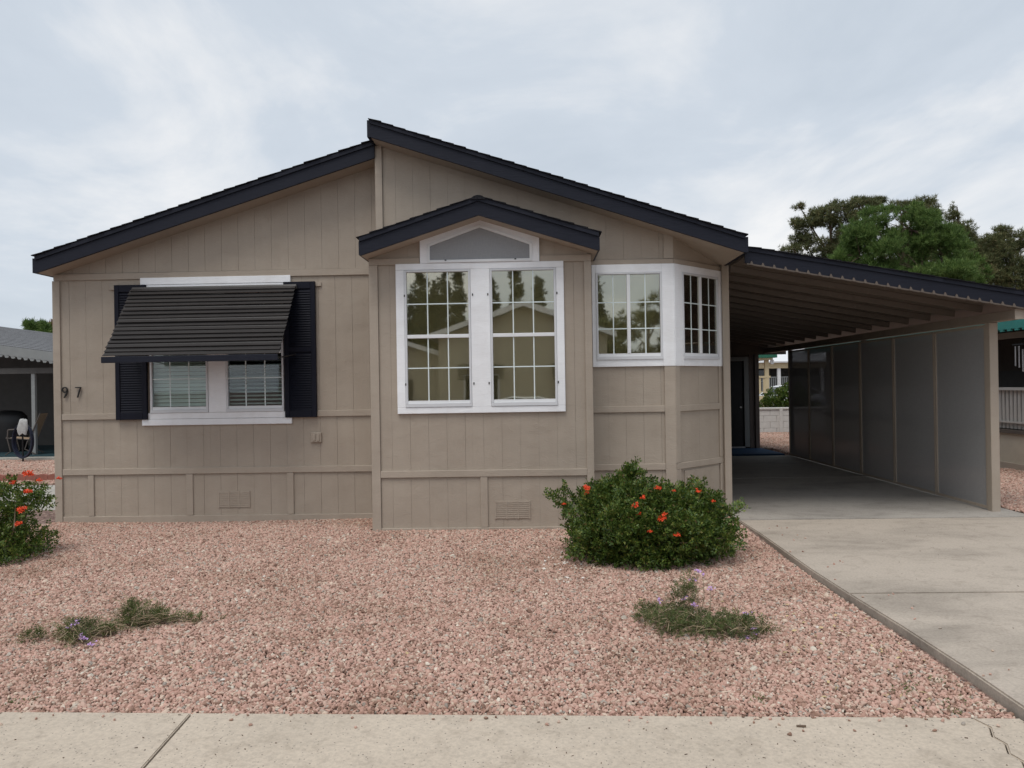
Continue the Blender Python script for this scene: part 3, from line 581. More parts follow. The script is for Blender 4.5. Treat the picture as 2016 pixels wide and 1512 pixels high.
# closed shell so that the rooms stay dark
sh = box('side_wall', 'tan', house, -5.80, -5.70, 9.31, YB, -.1, 3.1); box('side_wall', 'tan', house, 2.35, 2.45, 9.73, YB, -.1, 3.1)
MB().prism([(-5.80, YB-.1, -.1), (2.45, YB-.1, -.1), (2.45, YB-.1, 3.1), (-1.79, YB-.1, 4.5), (-5.8, YB-.1, 3.05)], (0, .1, 0)).build('rear_wall', 'tan', house)
box('clerestory_wall', 'tan', house, -1.795, -1.70, 9.06, YB-.1, 3.0, zR(-1.79)+.1)
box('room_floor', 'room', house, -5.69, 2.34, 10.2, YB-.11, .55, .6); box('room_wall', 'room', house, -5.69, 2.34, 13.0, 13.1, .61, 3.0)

# ------------------------------------------------------------------ carport
cp = thing('carport', (4, 12, 0), 'attached carport with navy fascia, ribbed ceiling and grey mesh screens', 'carport')
def zC(x): return 2.955-(x-2.435)*.183        # ceiling level
CY0, CY1, CX0, CX1 = 8.80, 18.3, 2.452, 6.0
cr = MB().prism([(CX0, CY0+.03, zC(CX0)+.10), (CX1, CY0+.03, zC(CX1)+.10), (CX1, CY0+.03, zC(CX1)+.16), (CX0, CY0+.03, zC(CX0)+.16)], (0, CY1-CY0, 0)).build('roof', 'pan', cp)
MB().prism([(CX0-.02, CY0, zC(CX0-.02)), (CX1, CY0, zC(CX1)), (CX1, CY0, zC(CX1)+.135), (CX0-.02, CY0, zC(CX0-.02)+.135)], (0, .028, 0)).build('fascia', 'navy', cr)
MB().prism([(CX0-.02, CY0-.015, zC(CX0-.02)+.136), (CX1, CY0-.015, zC(CX1)+.136), (CX1, CY0-.015, zC(CX1)+.18), (CX0-.02, CY0-.015, zC(CX0-.02)+.18)], (0, .045, 0)).build('drip_board', 'navy', cr)
courses(cr, CX1+.01, zC(CX1)+.178, CX0, zC(CX0)+.178, CY0-.03, CY1, 24)
rib = None
for k in range(28):
    x = CX0+.03+k*.127; z = zC(x+.02)
    if x > CX1-.05: break
    MB().hexa([(x, CY0-.012, z-.012), (x+.045, CY0-.012, z-.012-.008), (x+.045, CY0+.10, z-.02), (x, CY0+.10, z-.012), (x+.016, CY0-.008, z+.028), (x+.026, CY0-.008, z+.026), (x+.026, CY0+.1, z+.026), (x+.016, CY0+.1, z+.028)]).build('fascia_rib', 'pan', cr)
MB().prism([(CX0, CY0-.003, zC(CX0)-.018), (CX1, CY0-.003, zC(CX1)-.018), (CX1, CY0-.003, zC(CX1)-.001), (CX0, CY0-.003, zC(CX0)-.001)], (0, .06, 0)).build('ceiling_edge', 'pan', cr)
y = CY0+.07
while y < CY1-.2:      # roof pans, each a shallow tray with a deep front rib
    prf = [(y, .0), (y+.015, -.062), (y+.075, -.062), (y+.10, 0), (y+.60, .012), (y+.60, .03), (y, .03)]
    MB().prism([(CX0, yy, zC(CX0)+.065+q) for yy, q in prf], (3.02, 0, -3.02*.183)).build('ceiling_pan', 'pan', cr); y += .61
bm_ = MB().box(5.47, 5.60, 8.86, CY1, 2.268, 2.372).build('beam', 'beam_tan_shaded', cp, None, False, .004)
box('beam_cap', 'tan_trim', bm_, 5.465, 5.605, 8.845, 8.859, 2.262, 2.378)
box('post', 'tan_trim', cp, 5.475, 5.575, 9.36, 9.46, -.02, 2.266, .005)
for yy in (13.02, 16.72): box('post', 'post_brown', cp, 5.53, 5.6, yy, yy+.08, -.02, 2.266)
for k in range(6):
    ya = 9.475+k*1.204; yb = ya+1.185
    pn = box('screen_panel', 'screen_dark', cp, 5.505, 5.510, ya+.03, yb-.03, .05, 2.215)
    for a in ((ya, ya+.026, .015, 2.25), (yb-.026, yb, .015, 2.25)): box('panel_frame', 'tan_trim', pn, 5.488, 5.524, *a)
    for a in ((.015, .05), (2.215, 2.25)): box('panel_frame', 'tan_trim', pn, 5.489, 5.523, ya+.0265, yb-.0265, *a)
# storage room at the back of the carport
st = thing('storage_room', (4, 18.6, 0), 'dark storage room with white framed door at the rear of the carport', 'shed')
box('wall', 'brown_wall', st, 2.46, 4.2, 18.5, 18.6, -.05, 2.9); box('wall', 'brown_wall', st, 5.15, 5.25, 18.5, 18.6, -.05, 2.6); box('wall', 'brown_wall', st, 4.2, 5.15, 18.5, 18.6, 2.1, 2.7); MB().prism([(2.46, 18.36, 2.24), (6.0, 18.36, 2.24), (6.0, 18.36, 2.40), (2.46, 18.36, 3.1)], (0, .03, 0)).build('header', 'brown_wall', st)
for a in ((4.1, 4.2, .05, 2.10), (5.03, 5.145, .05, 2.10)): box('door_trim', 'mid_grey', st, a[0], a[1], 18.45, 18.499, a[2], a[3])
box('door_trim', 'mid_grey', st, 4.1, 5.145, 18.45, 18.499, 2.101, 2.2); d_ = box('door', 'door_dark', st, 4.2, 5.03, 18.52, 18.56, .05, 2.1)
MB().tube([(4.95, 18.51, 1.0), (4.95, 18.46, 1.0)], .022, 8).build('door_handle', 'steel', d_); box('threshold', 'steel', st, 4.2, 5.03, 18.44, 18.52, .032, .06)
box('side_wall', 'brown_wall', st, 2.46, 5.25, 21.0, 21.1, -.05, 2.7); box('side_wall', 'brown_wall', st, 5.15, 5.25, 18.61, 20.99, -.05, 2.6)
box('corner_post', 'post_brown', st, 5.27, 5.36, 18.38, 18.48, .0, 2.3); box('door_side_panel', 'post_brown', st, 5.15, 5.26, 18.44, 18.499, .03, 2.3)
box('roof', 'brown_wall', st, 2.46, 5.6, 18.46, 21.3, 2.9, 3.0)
cb_ = slab('carpet', 'carpet_blue', None, [(2.47, 16.85), (5.44, 16.85), (5.40, 18.43), (2.47, 18.43)], -.06, .03, .006); tag(cb_, 'dark blue outdoor carpet on the low step behind the carport', 'carpet')
# black cable coil
m = MB(); pts = []
for i in range(150):
    t_ = i/149*3.4*2*math.pi; r_ = .235+.02*math.sin(i*.31); pts.append((2.53+.035*math.sin(i*.11)+.06*(math.cos(t_) < 0), 11.05+r_*math.cos(t_)*.62, .262+r_*math.sin(t_)))
m.tube(pts+[(2.62, 10.9, .014), (2.7, 10.75, .014)], .012, 6); cc = m.build('cable_coil', 'rubber', None, None, True); tag(cc, 'black hose coil leaning at the foot of the house beside the carport', 'hose')

# ------------------------------------------------------------------ plants
def unit(n):
    v = rng.normal(size=(n, 3)); return v/np.linalg.norm(v, axis=1, keepdims=True)
def frames(d, rnd=True):                 # orthonormal frames with x along d
    a = unit(len(d)); b = np.cross(d, a); b /= np.linalg.norm(b, axis=1, keepdims=True); return d, b, np.cross(d, b)
def lobes_pts(lobes, n, shell=(.7, 1.03), zmin=None):
    w = np.array([(l[3]*l[4]*l[5])**.667 for l in lobes]); k = rng.choice(len(lobes), n, p=w/w.sum()); L_ = np.array(lobes)[k]
    u = unit(n); r = rng.uniform(*shell, n)**.8; p = L_[:, :3]+u*L_[:, 3:6]*r[:, None]; nn = u/L_[:, 3:6]; nn /= np.linalg.norm(nn, axis=1, keepdims=True)
    if zmin is not None: m_ = p[:, 2] > zmin; p = p[m_]; nn = nn[m_]
    return p, nn
def sub(lobes, k, f=.36, zs=1.0):
    o = []
    for l in lobes:
        for u in unit(k):
            rr3 = random.uniform(.55, .95); s = f*random.uniform(.7, 1.3); o.append((l[0]+u[0]*l[3]*rr3, l[1]+u[1]*l[4]*rr3, l[2]+u[2]*l[5]*rr3, l[3]*s, l[4]*s, l[5]*s*zs))
    return o
def sprigs(P, D, length, leaf_l, leaf_w, pairs, jit=.35, droop=.15):
    """pinnate sprigs: P base, D direction; each leaflet a folded two-triangle diamond"""
    n = len(P); x, y, z = frames(D); V = []; F = []
    L = length*rng.uniform(.7, 1.25, n)
    spots = [(s, sd_) for s in np.linspace(.2, .9, pairs) for sd_ in (-1, 1)]+[(1.0, 0)]
    for s, sd_ in spots:
        c = P+x*(L*s)[:, None]+np.array([0, 0, -droop])*(L*s*s)[:, None]
        dr = x*.55+y*sd_*.85+z*rng.uniform(-jit, jit, n)[:, None]+unit(n)*.22; dr /= np.linalg.norm(dr, axis=1, keepdims=True)
        sdv = np.cross(dr, z+unit(n)*.45); sdv /= np.linalg.norm(sdv, axis=1, keepdims=True)
        ll = leaf_l*rng.uniform(.7, 1.25, n)[:, None]; lw = leaf_w*rng.uniform(.8, 1.2, n)[:, None]
        b = len(V)*n; up = np.cross(sdv, dr)*lw*.25
        V.append(np.stack([c, c+dr*ll*.45+sdv*lw*.5+up, c+dr*ll, c+dr*ll*.45-sdv*lw*.5+up], 1))
    V = np.stack(V, 1).reshape(-1, 3); m_ = len(V)//4; q = np.arange(m_)[:, None]*4
    F = np.concatenate([q+[0, 1, 2], q+[0, 2, 3]], 0); return V, F
def flower(name, parent, p, s):
    m = MB(); p = Vector(p)
    for k in range(11):
        d = Vector(unit(1)[0]); d.z = abs(d.z)*.8+.15; d.y -= .25; d.normalize(); a = d.orthogonal().normalized(); c = d.cross(a); L = s*random.uniform(.6, 1.1)
        q = p+d*L; m.tube([p, p+d*L*.6, q], [s*.05, s*.09, s*.13], 5, False)
        for j in range(4):
            an = j*1.57+random.random(); e_ = a*math.cos(an)+c*math.sin(an); b = len(m.v); e2 = d.cross(e_)*s*.11
            m.v += [tuple(q), tuple(q+e_*s*.22+e2+d*s*.08), tuple(q+e_*s*.42+d*s*.02), tuple(q+e_*s*.22-e2+d*s*.08)]; m.f += [(b, b+1, b+2, b+3)]
    return m.build(name, 'flower', parent)
def stems(name, parent, base, ends, mat, r=.006, bend=.12):
    m = MB()
    for e_ in ends:
        b = Vector(base)+Vector((random.uniform(-.06, .06), random.uniform(-.06, .06), 0)); e_ = Vector(e_); mid = (b+e_)/2+Vector((random.uniform(-bend, bend), random.uniform(-bend, bend), bend*.6)); m.tube([b, (b+mid)/2, mid, (mid+e_)/2+Vector((0, 0, .01)), e_], [r, r*.9, r*.75, r*.55, r*.35], 5, False)
    return m.build(name, mat, parent)

def shrub(name, loc, label, lobes, n, ext, flowers, fs=.036):
    t = thing(name, loc, label, 'shrub')
    P, D = lobes_pts(lobes+sub(lobes, 9, .34)*1, n, (.35, 1.0), loc[2]+.0)
    D = D+unit(len(D))*.55+np.array([0, 0, .35]); D /= np.linalg.norm(D, axis=1, keepdims=True)
    V, F = sprigs(P, D, .075, .031, .019, 3)
    if len(ext):
        E_, F2 = sprigs(np.array([e_[:3] for e_ in ext]), np.array([Vector(e_[3:6]).normalized()[:] for e_ in ext]), .10, .034, .02, 4)
        F = np.concatenate([F, F2+len(V)]); V = np.concatenate([V, E_])
    np_mesh('foliage', V, F, 'leaf', t)['kind'] = 'stuff'
    ends = [P[i] for i in rng.choice(len(P), 70)]
    stems('branches', t, (loc[0], loc[1], loc[2]-.02), ends, 'stem', .011)
    for i, p in enumerate(flowers): flower('flower', t, p, fs*(1.25, .75, 1.0, .6, .85)[i % 5])
    return t
cx, cy = 1.05, 7.40
lb = [(cx, cy, .30, .80, .70, .33), (cx-.42, cy-.1, .36, .42, .5, .30), (cx+.48, cy, .33, .42, .5, .30), (cx-.1, cy, .50, .45, .42, .20), (cx-.12, cy+.05, .64, .20, .2, .13), (cx+.02, cy-.40, .22, .55, .32, .26), (cx-.5, cy-.25, .15, .36, .34, .2), (cx+.5, cy-.2, .15, .36, .36, .2),
      (cx+.32, cy-.05, .47, .26, .3, .14), (cx-.45, cy, .50, .24, .3, .13), (cx+.62, cy+.1, .42, .2, .25, .14), (cx-.28, cy-.5, .33, .22, .2, .16), (cx+.28, cy-.52, .30, .24, .2, .16), (cx, cy-.55, .12, .3, .16, .14)]
ext = []
for (bx, by, bz, tx, ty, tz, n_) in ((cx-.14, cy, .70, cx-.10, cy, .83, 26), (cx-.14, cy, .70, cx-.16, cy, .80, 18), (cx-.72, cy-.1, .40, cx-.92, cy-.12, .60, 26), (cx-.70, cy, .45, cx-.80, cy, .62, 14), (cx+.42, cy, .55, cx+.55, cy, .66, 16), (cx+.78, cy-.05, .4, cx+.90, cy-.05, .42, 12), (cx-.5, cy, .55, cx-.55, cy, .66, 10)):
    for i in range(n_):
        f = random.random(); v = Vector((tx-bx, ty-by, tz-bz)).normalized()+Vector(unit(1)[0])*.7
        ext.append((bx+(tx-bx)*f+random.gauss(0, .02), by+(ty-by)*f+random.gauss(0, .02), bz+(tz-bz)*f+random.gauss(0, .015), *v))
fl = []
def at(px, py, Y): return ((px-1049)/1514*Y+.0, Y, 1.6-(py-759+.016*(px-1008))/1514*Y)
for px, py, Y in ((1150, 962, 7.2), (1152, 972, 7.25), (1291, 962, 7.1), (1322, 966, 7.2), (1251, 1012, 6.98), (1298, 1022, 6.9), (1304, 1012, 6.92), (1326, 1054, 6.78), (1398, 986, 7.15), (1261, 980, 7.0), (1245, 997, 6.98), (1274, 1046, 6.84), (1368, 968, 7.3), (1106, 992, 7.35)): fl.append(at(px, py, Y-.10))
lb = [(cx+(a-cx)*.90, cy+(b-cy)*.97, c_*.96, d*.90, e_*.95, f*.95) for a, b, c_, d, e_, f in lb]; ext = [(cx+(a[0]-cx)*.95, a[1], a[2]*.96)+tuple(a[3:]) for a in ext]
shrub('flowering_shrub', (cx, cy, -.04), 'wide dark green shrub with orange flowers beside the driveway', lb, 9500, ext, fl)
lx, ly = -5.30, 7.5
lb2 = [(lx, ly, .13, .46, .42, .20), (lx+.12, ly-.15, .10, .34, .3, .17), (lx-.2, ly, .30, .36, .36, .22), (lx+.22, ly, .53, .22, .2, .13), (lx-.15, ly, .56, .28, .25, .14), (lx+.36, ly-.02, .58, .12, .12, .09), (lx-.5, ly, .3, .4, .4, .3)]
ext2 = []
for (bx, by, bz, tx, ty, tz, n_) in ((lx+.1, ly, .3, lx+.36, ly, .64, 26), (lx+.05, ly, .45, lx+.13, ly, .75, 16), (lx+.2, ly-.1, .1, lx+.47, ly-.12, .13, 16), (lx, ly, .5, lx-.1, ly, .74, 14)):
    for i in range(n_):
        f = random.random(); v = Vector((tx-bx, ty-by, tz-bz)).normalized()+Vector(unit(1)[0])*.8
        ext2.append((bx+(tx-bx)*f+random.gauss(0, .02), by+(ty-by)*f+random.gauss(0, .02), bz+(tz-bz)*f+random.gauss(0, .015), *v))
fl2 = [at(px, py, Y) for px, py, Y in ((36, 938, 7.5), (58, 950, 7.4), (33, 974, 7.3), (99, 946, 7.5), (16, 1038, 7.15), (22, 1012, 7.2), (5, 955, 7.5))]
shrub('flowering_shrub', (lx, ly, -.04), 'small leggy shrub with orange flowers at the left edge of the yard', lb2, 2300, ext2, fl2, .045)

def verbena(name, loc, label, blobs, nst, flowers, group='low purple verbena clumps'):
    t = thing(name, loc, label, 'plant', group); V = []; F = []; m = MB(); s_ = MB()
    P, D = lobes_pts(blobs, nst, (.2, 1.0), float(loc[2]))
    D = D*.6+unit(len(D))*.8+np.array([0, 0, .35]); D /= np.linalg.norm(D, axis=1, keepdims=True)
    Vv, Ff = sprigs(P, D, .055, .020, .0065, 4); np_mesh('foliage', Vv, Ff, 'leaf_verbena', t)['kind'] = 'stuff'
    for i in range(130):
        a = P[rng.integers(len(P))]; d = unit(1)[0]; d[2] = abs(d[2])*.3; L = random.uniform(.08, .26); a = Vector(a); b = a+Vector(d)*L; b.z = max(b.z, loc[2]+.015)
        m.tube([a, (a+b)/2+Vector((0, 0, random.uniform(-.01, .03))), b], .002, 4, False)
    m.build('dry_stems', 'straw', t)['kind'] = 'stuff'
    ends = [P[i] for i in rng.choice(len(P), 26)]; stems('branches', t, loc, ends+[f for f in flowers], 'stem', .004, .05)
    for f in flowers:
        k = MB(); f = Vector(f)
        for j in range(9):
            q = f+Vector((random.gauss(0, .012), random.gauss(0, .012), random.gauss(0, .007))); n_ = Vector((random.gauss(0, .4), -.5+random.gauss(0, .4), .8)).normalized(); a = n_.orthogonal().normalized(); c_ = n_.cross(a); b = len(k.v)
            k.v += [tuple(q+(a*math.cos(x)+c_*math.sin(x))*(.010 if i % 2 == 0 else .004)) for i, x in enumerate(np.linspace(0, 2*math.pi, 10, endpoint=False))]; k.f.append(tuple(range(b, b+10)))
        k.build('flower_head', 'flower_purple', t)
    return t
z0 = float(gz(1.08, 5.2))
verbena('verbena_plant', (1.08, 5.25, z0), 'larger straggly verbena with purple flowers in front of the wide shrub', [(1.08, 5.22, z0+.05, .36, .24, .055), (.92, 5.3, z0+.075, .22, .2, .055), (1.32, 5.14, z0+.06, .20, .17, .06), (1.04, 5.42, z0+.17, .09, .09, .11), (1.08, 5.5, z0+.24, .035, .035, .10), (.78, 5.45, z0+.06, .10, .1, .06), (1.5, 5.1, z0+.03, .06, .06, .04)], 1150,
        [at(px, py, Y) for px, py, Y in ((1367, 1120, 5.5), (1375, 1128, 5.5), (1358, 1139, 5.5), (1390, 1154, 5.48), (1338, 1176, 5.4), (1357, 1186, 5.35), (1459, 1205, 5.2), (1470, 1234, 5.1), (1474, 1242, 5.08), (1460, 1248, 5.05), (1290, 1178, 5.45))])
z0 = float(gz(-2.9, 5.4))
verbena('verbena_plant', (-2.86, 5.45, z0), 'green verbena tuft at the left of the yard, the farther of the pair', [(-2.86, 5.45, z0+.06, .17, .13, .075), (-2.72, 5.45, z0+.04, .15, .12, .05), (-2.92, 5.5, z0+.11, .07, .07, .05), (-2.5, 5.5, z0+.02, .12, .07, .03)], 420, [])
verbena('verbena_plant', (-3.12, 5.16, z0), 'low verbena tuft with lilac flowers at the left, the nearer of the pair', [(-3.14, 5.2, z0+.045, .17, .12, .05), (-3.06, 5.04, z0+.03, .08, .09, .035), (-3.42, 5.12, z0+.03, .07, .06, .035), (-2.98, 5.22, z0+.03, .12, .08, .03)], 380,
        [at(px, py, Y) for px, py, Y in ((138, 1258, 5.05), (136, 1264, 5.03), (160, 1275, 4.98), (142, 1266, 5.0), (130, 1230, 5.2), (120, 1240, 5.15))])
# litter: weeds, dry leaves, white stones (uncountable scraps)
Pw = []; 
for px, py, n_, sp_ in ((1880, 1395, 40, .12), (1830, 1340, 20, .06), (1765, 1355, 20, .05), (1480, 1375, 12, .03), (1900, 1350, 16, .08), (1720, 1285, 9, .03), (427, 1222, 10, .012), (1060, 1100, 8, .02), (10, 1395, 18, .06), (1960, 1390, 26, .1)):
    Yv = 1.67*1514/(py-759+.016*(px-1008))
    for i in range(n_):
        x = (px-1049)/1514*Yv+random.gauss(0, sp_); y = Yv+random.gauss(0, sp_*.7)
        if y > sw_y(x)+.02 and x < 2.28: Pw.append((x, y, float(gz(x, y))+.004))
Pw = np.array(Pw); D = unit(len(Pw))*.8+np.array([0, 0, .6]); D /= np.linalg.norm(D, axis=1, keepdims=True)
V, F = sprigs(Pw, D, .028, .012, .006, 2); tag(np_mesh('small_weeds', V, F, 'leaf_verbena'), 'tiny green weeds sprouting through the gravel', 'weeds', None, 'stuff')
Pl = []
while len(Pl) < 110:
    x = random.uniform(.9, 2.27); y = random.uniform(3.9, 5.9)
    if random.random() < (x-.7)/1.6 and y > sw_y(x)+.03: Pl.append((x, y, float(gz(x, y))+.012))
while len(Pl) < 150: x = random.uniform(-5, 2.2); y = random.uniform(4, 8.2); Pl.append((x, y, float(gz(x, y))+.012))
Pl = np.array(Pl); a = unit(len(Pl)); a[:, 2] *= .35; b = np.cross(a, np.array([0, 0, 1.])+unit(len(Pl))*.3); b /= np.linalg.norm(b, axis=1, keepdims=True); s = rng.uniform(.010, .024, (len(Pl), 1))
V = np.stack([Pl-a*s, Pl+b*s*.45+[0, 0, .004], Pl+a*s, Pl-b*s*.45], 1).reshape(-1, 3); q = np.arange(len(Pl))[:, None]*4
tag(np_mesh('dry_leaves', V, np.concatenate([q+[0, 1, 2], q+[0, 2, 3]]), 'dry_leaf'), 'scattered small dry leaves on the gravel near the driveway', 'leaves', None, 'stuff')
m = MB()
for i in range(46):
    if i < 34: x = .22+random.gauss(0, .16); y = 7.0+random.gauss(0, .28)
    else: x = random.uniform(-4, 2); y = random.uniform(4.2, 8)
    z = float(gz(x, y))+.008; r_ = random.uniform(.007, .017); b = len(m.v)
    pts_ = [Vector(p)*r_ for p in ((1, 0, 0), (0, 1, .1), (-1, .1, 0), (-.1, -1, 0), (.1, .1, .75), (0, 0, -.7))]; an = Matrix.Rotation(random.random()*6, 3, 'Z')
    m.v += [tuple(an@Vector((p.x*1.3, p.y, p.z))+Vector((x, y, z))) for p in pts_]; m.f += [(b+0, b+1, b+4), (b+1, b+2, b+4), (b+2, b+3, b+4), (b+3, b+0, b+4), (b+1, b+0, b+5), (b+2, b+1, b+5), (b+3, b+2, b+5), (b+0, b+3, b+5)]
tag(m.build('white_stones', 'white_stone', None), 'loose white stone chips mostly beside the wide shrub', 'stones', None, 'stuff')

# ------------------------------------------------------------------ trees
def pine(name, loc, label, lobes, nt_, nlen, nw, mat, nn=16, trunk_r=.25, group=None, cat='tree', up=.25, subn=9, subf=.34):
    t = thing(name, loc, label, cat, group)
    P, D = lobes_pts(sub(lobes, subn, subf, .8), nt_, (.2, 1.1)); k = np.repeat(np.arange(len(P)), nn); d = D[k]*.75+unit(len(k))*.95+np.array([0, 0, up]); d /= np.linalg.norm(d, axis=1, keepdims=True)
    b = P[k]+unit(len(k))*nlen*.25; L = nlen*rng.uniform(.6, 1.2, len(k))[:, None]; sd_ = np.cross(d, unit(len(k))); sd_ /= np.linalg.norm(sd_, axis=1, keepdims=True)
    V = np.stack([b-sd_*nw*.5, b+sd_*nw*.5, b+d*L], 1).reshape(-1, 3); np_mesh('crown', V, np.arange(len(V)).reshape(-1, 3), mat, t)
    zt = max(l[2] for l in lobes); c0 = Vector(loc); top = Vector((np.mean([l[0] for l in lobes]), np.mean([l[1] for l in lobes]), zt)); m = MB()
    m.tube([c0-Vector((0, 0, .2)), c0.lerp(top, .35)+Vector((.15, 0, 0)), c0.lerp(top, .7), top], [trunk_r, trunk_r*.75, trunk_r*.5, trunk_r*.15], 8); tr = m.build('trunk', 'bark', t)
    lm = MB()
    for l in lobes:
        e_ = Vector(l[:3]); s_ = c0.lerp(top, min(.9, max(.2, (e_.z-c0.z)/(top.z-c0.z)*.75))); lm.tube([s_, s_.lerp(e_, .5)+Vector((0, 0, -.1)), e_], [trunk_r*.35, trunk_r*.22, trunk_r*.1], 5)
        for j in range(7):
            q = e_+Vector(unit(1)[0]*np.array(l[3:6])*.85); lm.tube([e_, e_.lerp(q, .5), q], [trunk_r*.12, trunk_r*.08, trunk_r*.04], 4, False)
    lm.build('limbs', 'bark', t); return t
def lob(pts): return [(x, y, z, a, b, c_) for x, y, z, a, b, c_ in pts]
def pxl(px, py, Y, rx, rz, ry=None): x, y, z = at(px, py, Y); return (x, y, z, rx/1514*Y, (ry or rx)/1514*Y, rz/1514*Y)
gl_ = [(a, b, c_-.14, d, e_, f) for a, b, c_, d, e_, f in (pxl(1740, 480, 30, 75, 60), pxl(1790, 450, 30, 65, 40), pxl(1850, 500, 30, 60, 55), pxl(1895, 530, 30.5, 38, 45), pxl(1690, 500, 30, 45, 50), pxl(1810, 530, 29.5, 80, 50), pxl(1735, 425, 30.3, 40, 22), pxl(1790, 418, 30, 35, 18), pxl(1690, 450, 30.2, 40, 22), pxl(1660, 520, 30.2, 25, 40), pxl(1840, 460, 30, 35, 25), pxl(1760, 560, 30, 120, 50), pxl(1700, 620, 30, 90, 40), pxl(1830, 620, 30, 90, 40))]
pine('pine_tree', (14.6, 30, -.05), 'bright green full pine behind the carport roof', gl_, 11000, .19, .020, 'pine_green', 18, .25, None, 'tree', .7, 14)
def dark(px, label, lobes, Y, n_): pine('pine_tree', ((px-1049)/1514*Y, Y, -.05), label, lobes, int(n_*3.2), .21, .030, 'pine_olive', 12, .22, None, 'tree', .25, 18, .40)
dark(1640, 'dark olive pine with open branches, left of the bright green pine', [pxl(1635, 425, 42, 42, 22), pxl(1590, 440, 42, 30, 20), pxl(1690, 410, 42, 34, 18), pxl(1670, 440, 42, 40, 25), pxl(1580, 475, 42, 26, 12), pxl(1620, 490, 42, 40, 18), pxl(1605, 515, 42, 30, 12), pxl(1560, 493, 42, 26, 8), pxl(1725, 402, 42, 20, 10), pxl(1680, 480, 42, 45, 30), pxl(1575, 410, 42, 10, 8), pxl(1660, 540, 42, 60, 30)], 42, 1500)
dark(1810, 'dark olive pine rising just above the bright green pine', [pxl(1815, 403, 43, 22, 13), pxl(1800, 430, 43, 35, 20), pxl(1830, 420, 43, 16, 18), pxl(1765, 412, 43, 30, 12), pxl(1825, 450, 43, 25, 25), pxl(1790, 500, 43, 80, 50)], 43, 850)
dark(1900, 'spiky topped dark pine between two taller pines at right', [pxl(1868, 430, 44, 14, 14), pxl(1880, 455, 44, 28, 22), pxl(1895, 485, 44, 40, 22), pxl(1850, 470, 44, 25, 22), pxl(1900, 520, 44, 55, 30), pxl(1868, 412, 44, 4, 12)], 44, 750)
dark(1965, 'brownish pine at the right edge behind the carport end', [pxl(1960, 465, 42, 24, 14), pxl(1945, 490, 42, 35, 25), pxl(1985, 480, 42, 26, 22), pxl(1960, 530, 42, 50, 35), pxl(2003, 465, 42, 10, 10), pxl(1930, 550, 42, 45, 30), pxl(1990, 560, 42, 50, 40), pxl(2060, 520, 42, 50, 30)], 42, 1500)
pine('distant_tree', ((62-1049)/1514*46, 46, -.05), 'small distant green pine above the grey neighbouring roof', [pxl(62, 640, 46, 16, 11), pxl(45, 636, 46, 10, 6), pxl(35, 634, 46, 6, 3), pxl(75, 655, 46, 14, 12), pxl(50, 655, 46, 14, 10)], 330, .35, .06, 'pine_green', 12, .2)
pine('distant_tree', ((92-1049)/1514*50, 50, -.05), 'small rust coloured tree beside the house corner, above the grey roof', [pxl(90, 645, 50, 14, 13), pxl(102, 640, 50, 12, 10), pxl(82, 655, 50, 10, 10)], 420, .28, .10, 'leaf_rust', 10, .18)
pine('distant_tree', (31, 66, -.05), 'dark evergreen mass beyond the porch seen through the carport', [(31, 66, 5, 7, 3, 4.5), (24, 67, 4, 5, 3, 3.5), (38, 66, 5, 5, 3, 4.5)], 2600, .6, .09, 'pine_olive', 12, .3)

# ------------------------------------------------------------------ left neighbour
nh = thing('neighbouring_house', (-15, 20, 0), 'grey neighbouring house with shingled porch roof at far left', 'house')
def nzl(x): return 2.70-(x+13.2)*.145
ya = 18.9
ro = MB().hexa([(-20, ya, nzl(-20)+.0), (-9.6, ya, nzl(-9.6)), (-9.6, 26, nzl(-9.6)+.38), (-20, 26, nzl(-20)+.38), (-20, ya, nzl(-20)+.09), (-9.6, ya, nzl(-9.6)+.09), (-9.6, 26, nzl(-9.6)+.47), (-20, 26, nzl(-20)+.47)]).build('roof', 'grey_wall', nh)
for k in range(16):
    y0 = ya-.06+k*.44; dz = (y0-ya)/7.1*.38+.095; MB().hexa([(-20, y0, nzl(-20)+dz), (-9.58, y0, nzl(-9.58)+dz), (-9.58, y0+.5, nzl(-9.58)+dz+.03), (-20, y0+.5, nzl(-20)+dz+.03), (-20, y0, nzl(-20)+dz+.03), (-9.58, y0, nzl(-9.58)+dz+.03), (-9.58, y0+.5, nzl(-9.58)+dz+.04), (-20, y0+.5, nzl(-20)+dz+.04)]).build('shingle_course', 'shingle_grey', ro)
MB().prism([(-20, ya-.1, nzl(-20)-.13), (-9.6, ya-.1, nzl(-9.6)-.13), (-9.6, ya-.1, nzl(-9.6)+.10), (-20, ya-.1, nzl(-20)+.10)], (0, .09, 0)).build('gutter', 'mid_grey', ro)
for k in range(26):
    x = -14.4+k*.16; MB().hexa([(x, ya-.10, nzl(x)-.19), (x+.07, ya-.10, nzl(x)-.19), (x+.07, ya-.05, nzl(x)-.19), (x, ya-.05, nzl(x)-.19), (x-.03, ya-.10, nzl(x)-.125), (x+.1, ya-.10, nzl(x)-.135), (x+.1, ya-.05, nzl(x)-.135), (x-.03, ya-.05, nzl(x)-.125)]).build('gutter_scallop', 'mid_grey', ro)
box('beam', 'grey_wall', nh, -20, -9.8, ya+.1, ya+.25, 2.10, 2.24)
box('porch_wall', 'grey_wall', nh, -20, -9.0, 22.6, 22.8, 0, 2.9); box('side_wall', 'grey_wall', nh, -9.2, -9.0, 22.81, 34, 0, 2.6); box('upper_wall', 'grey_wall', nh, -20, -9.2, 33.8, 34, 0, 2.6)
for x in (-12.62, -15.6): box('post', 'mid_grey', nh, x, x+.09, ya+.12, ya+.2, .02, 2.10)
for x in (-14.2, -13.5, -12.75): box('wall_batten', 'mid_grey', nh, x, x+.08, 22.55, 22.599, .2, 2.5)
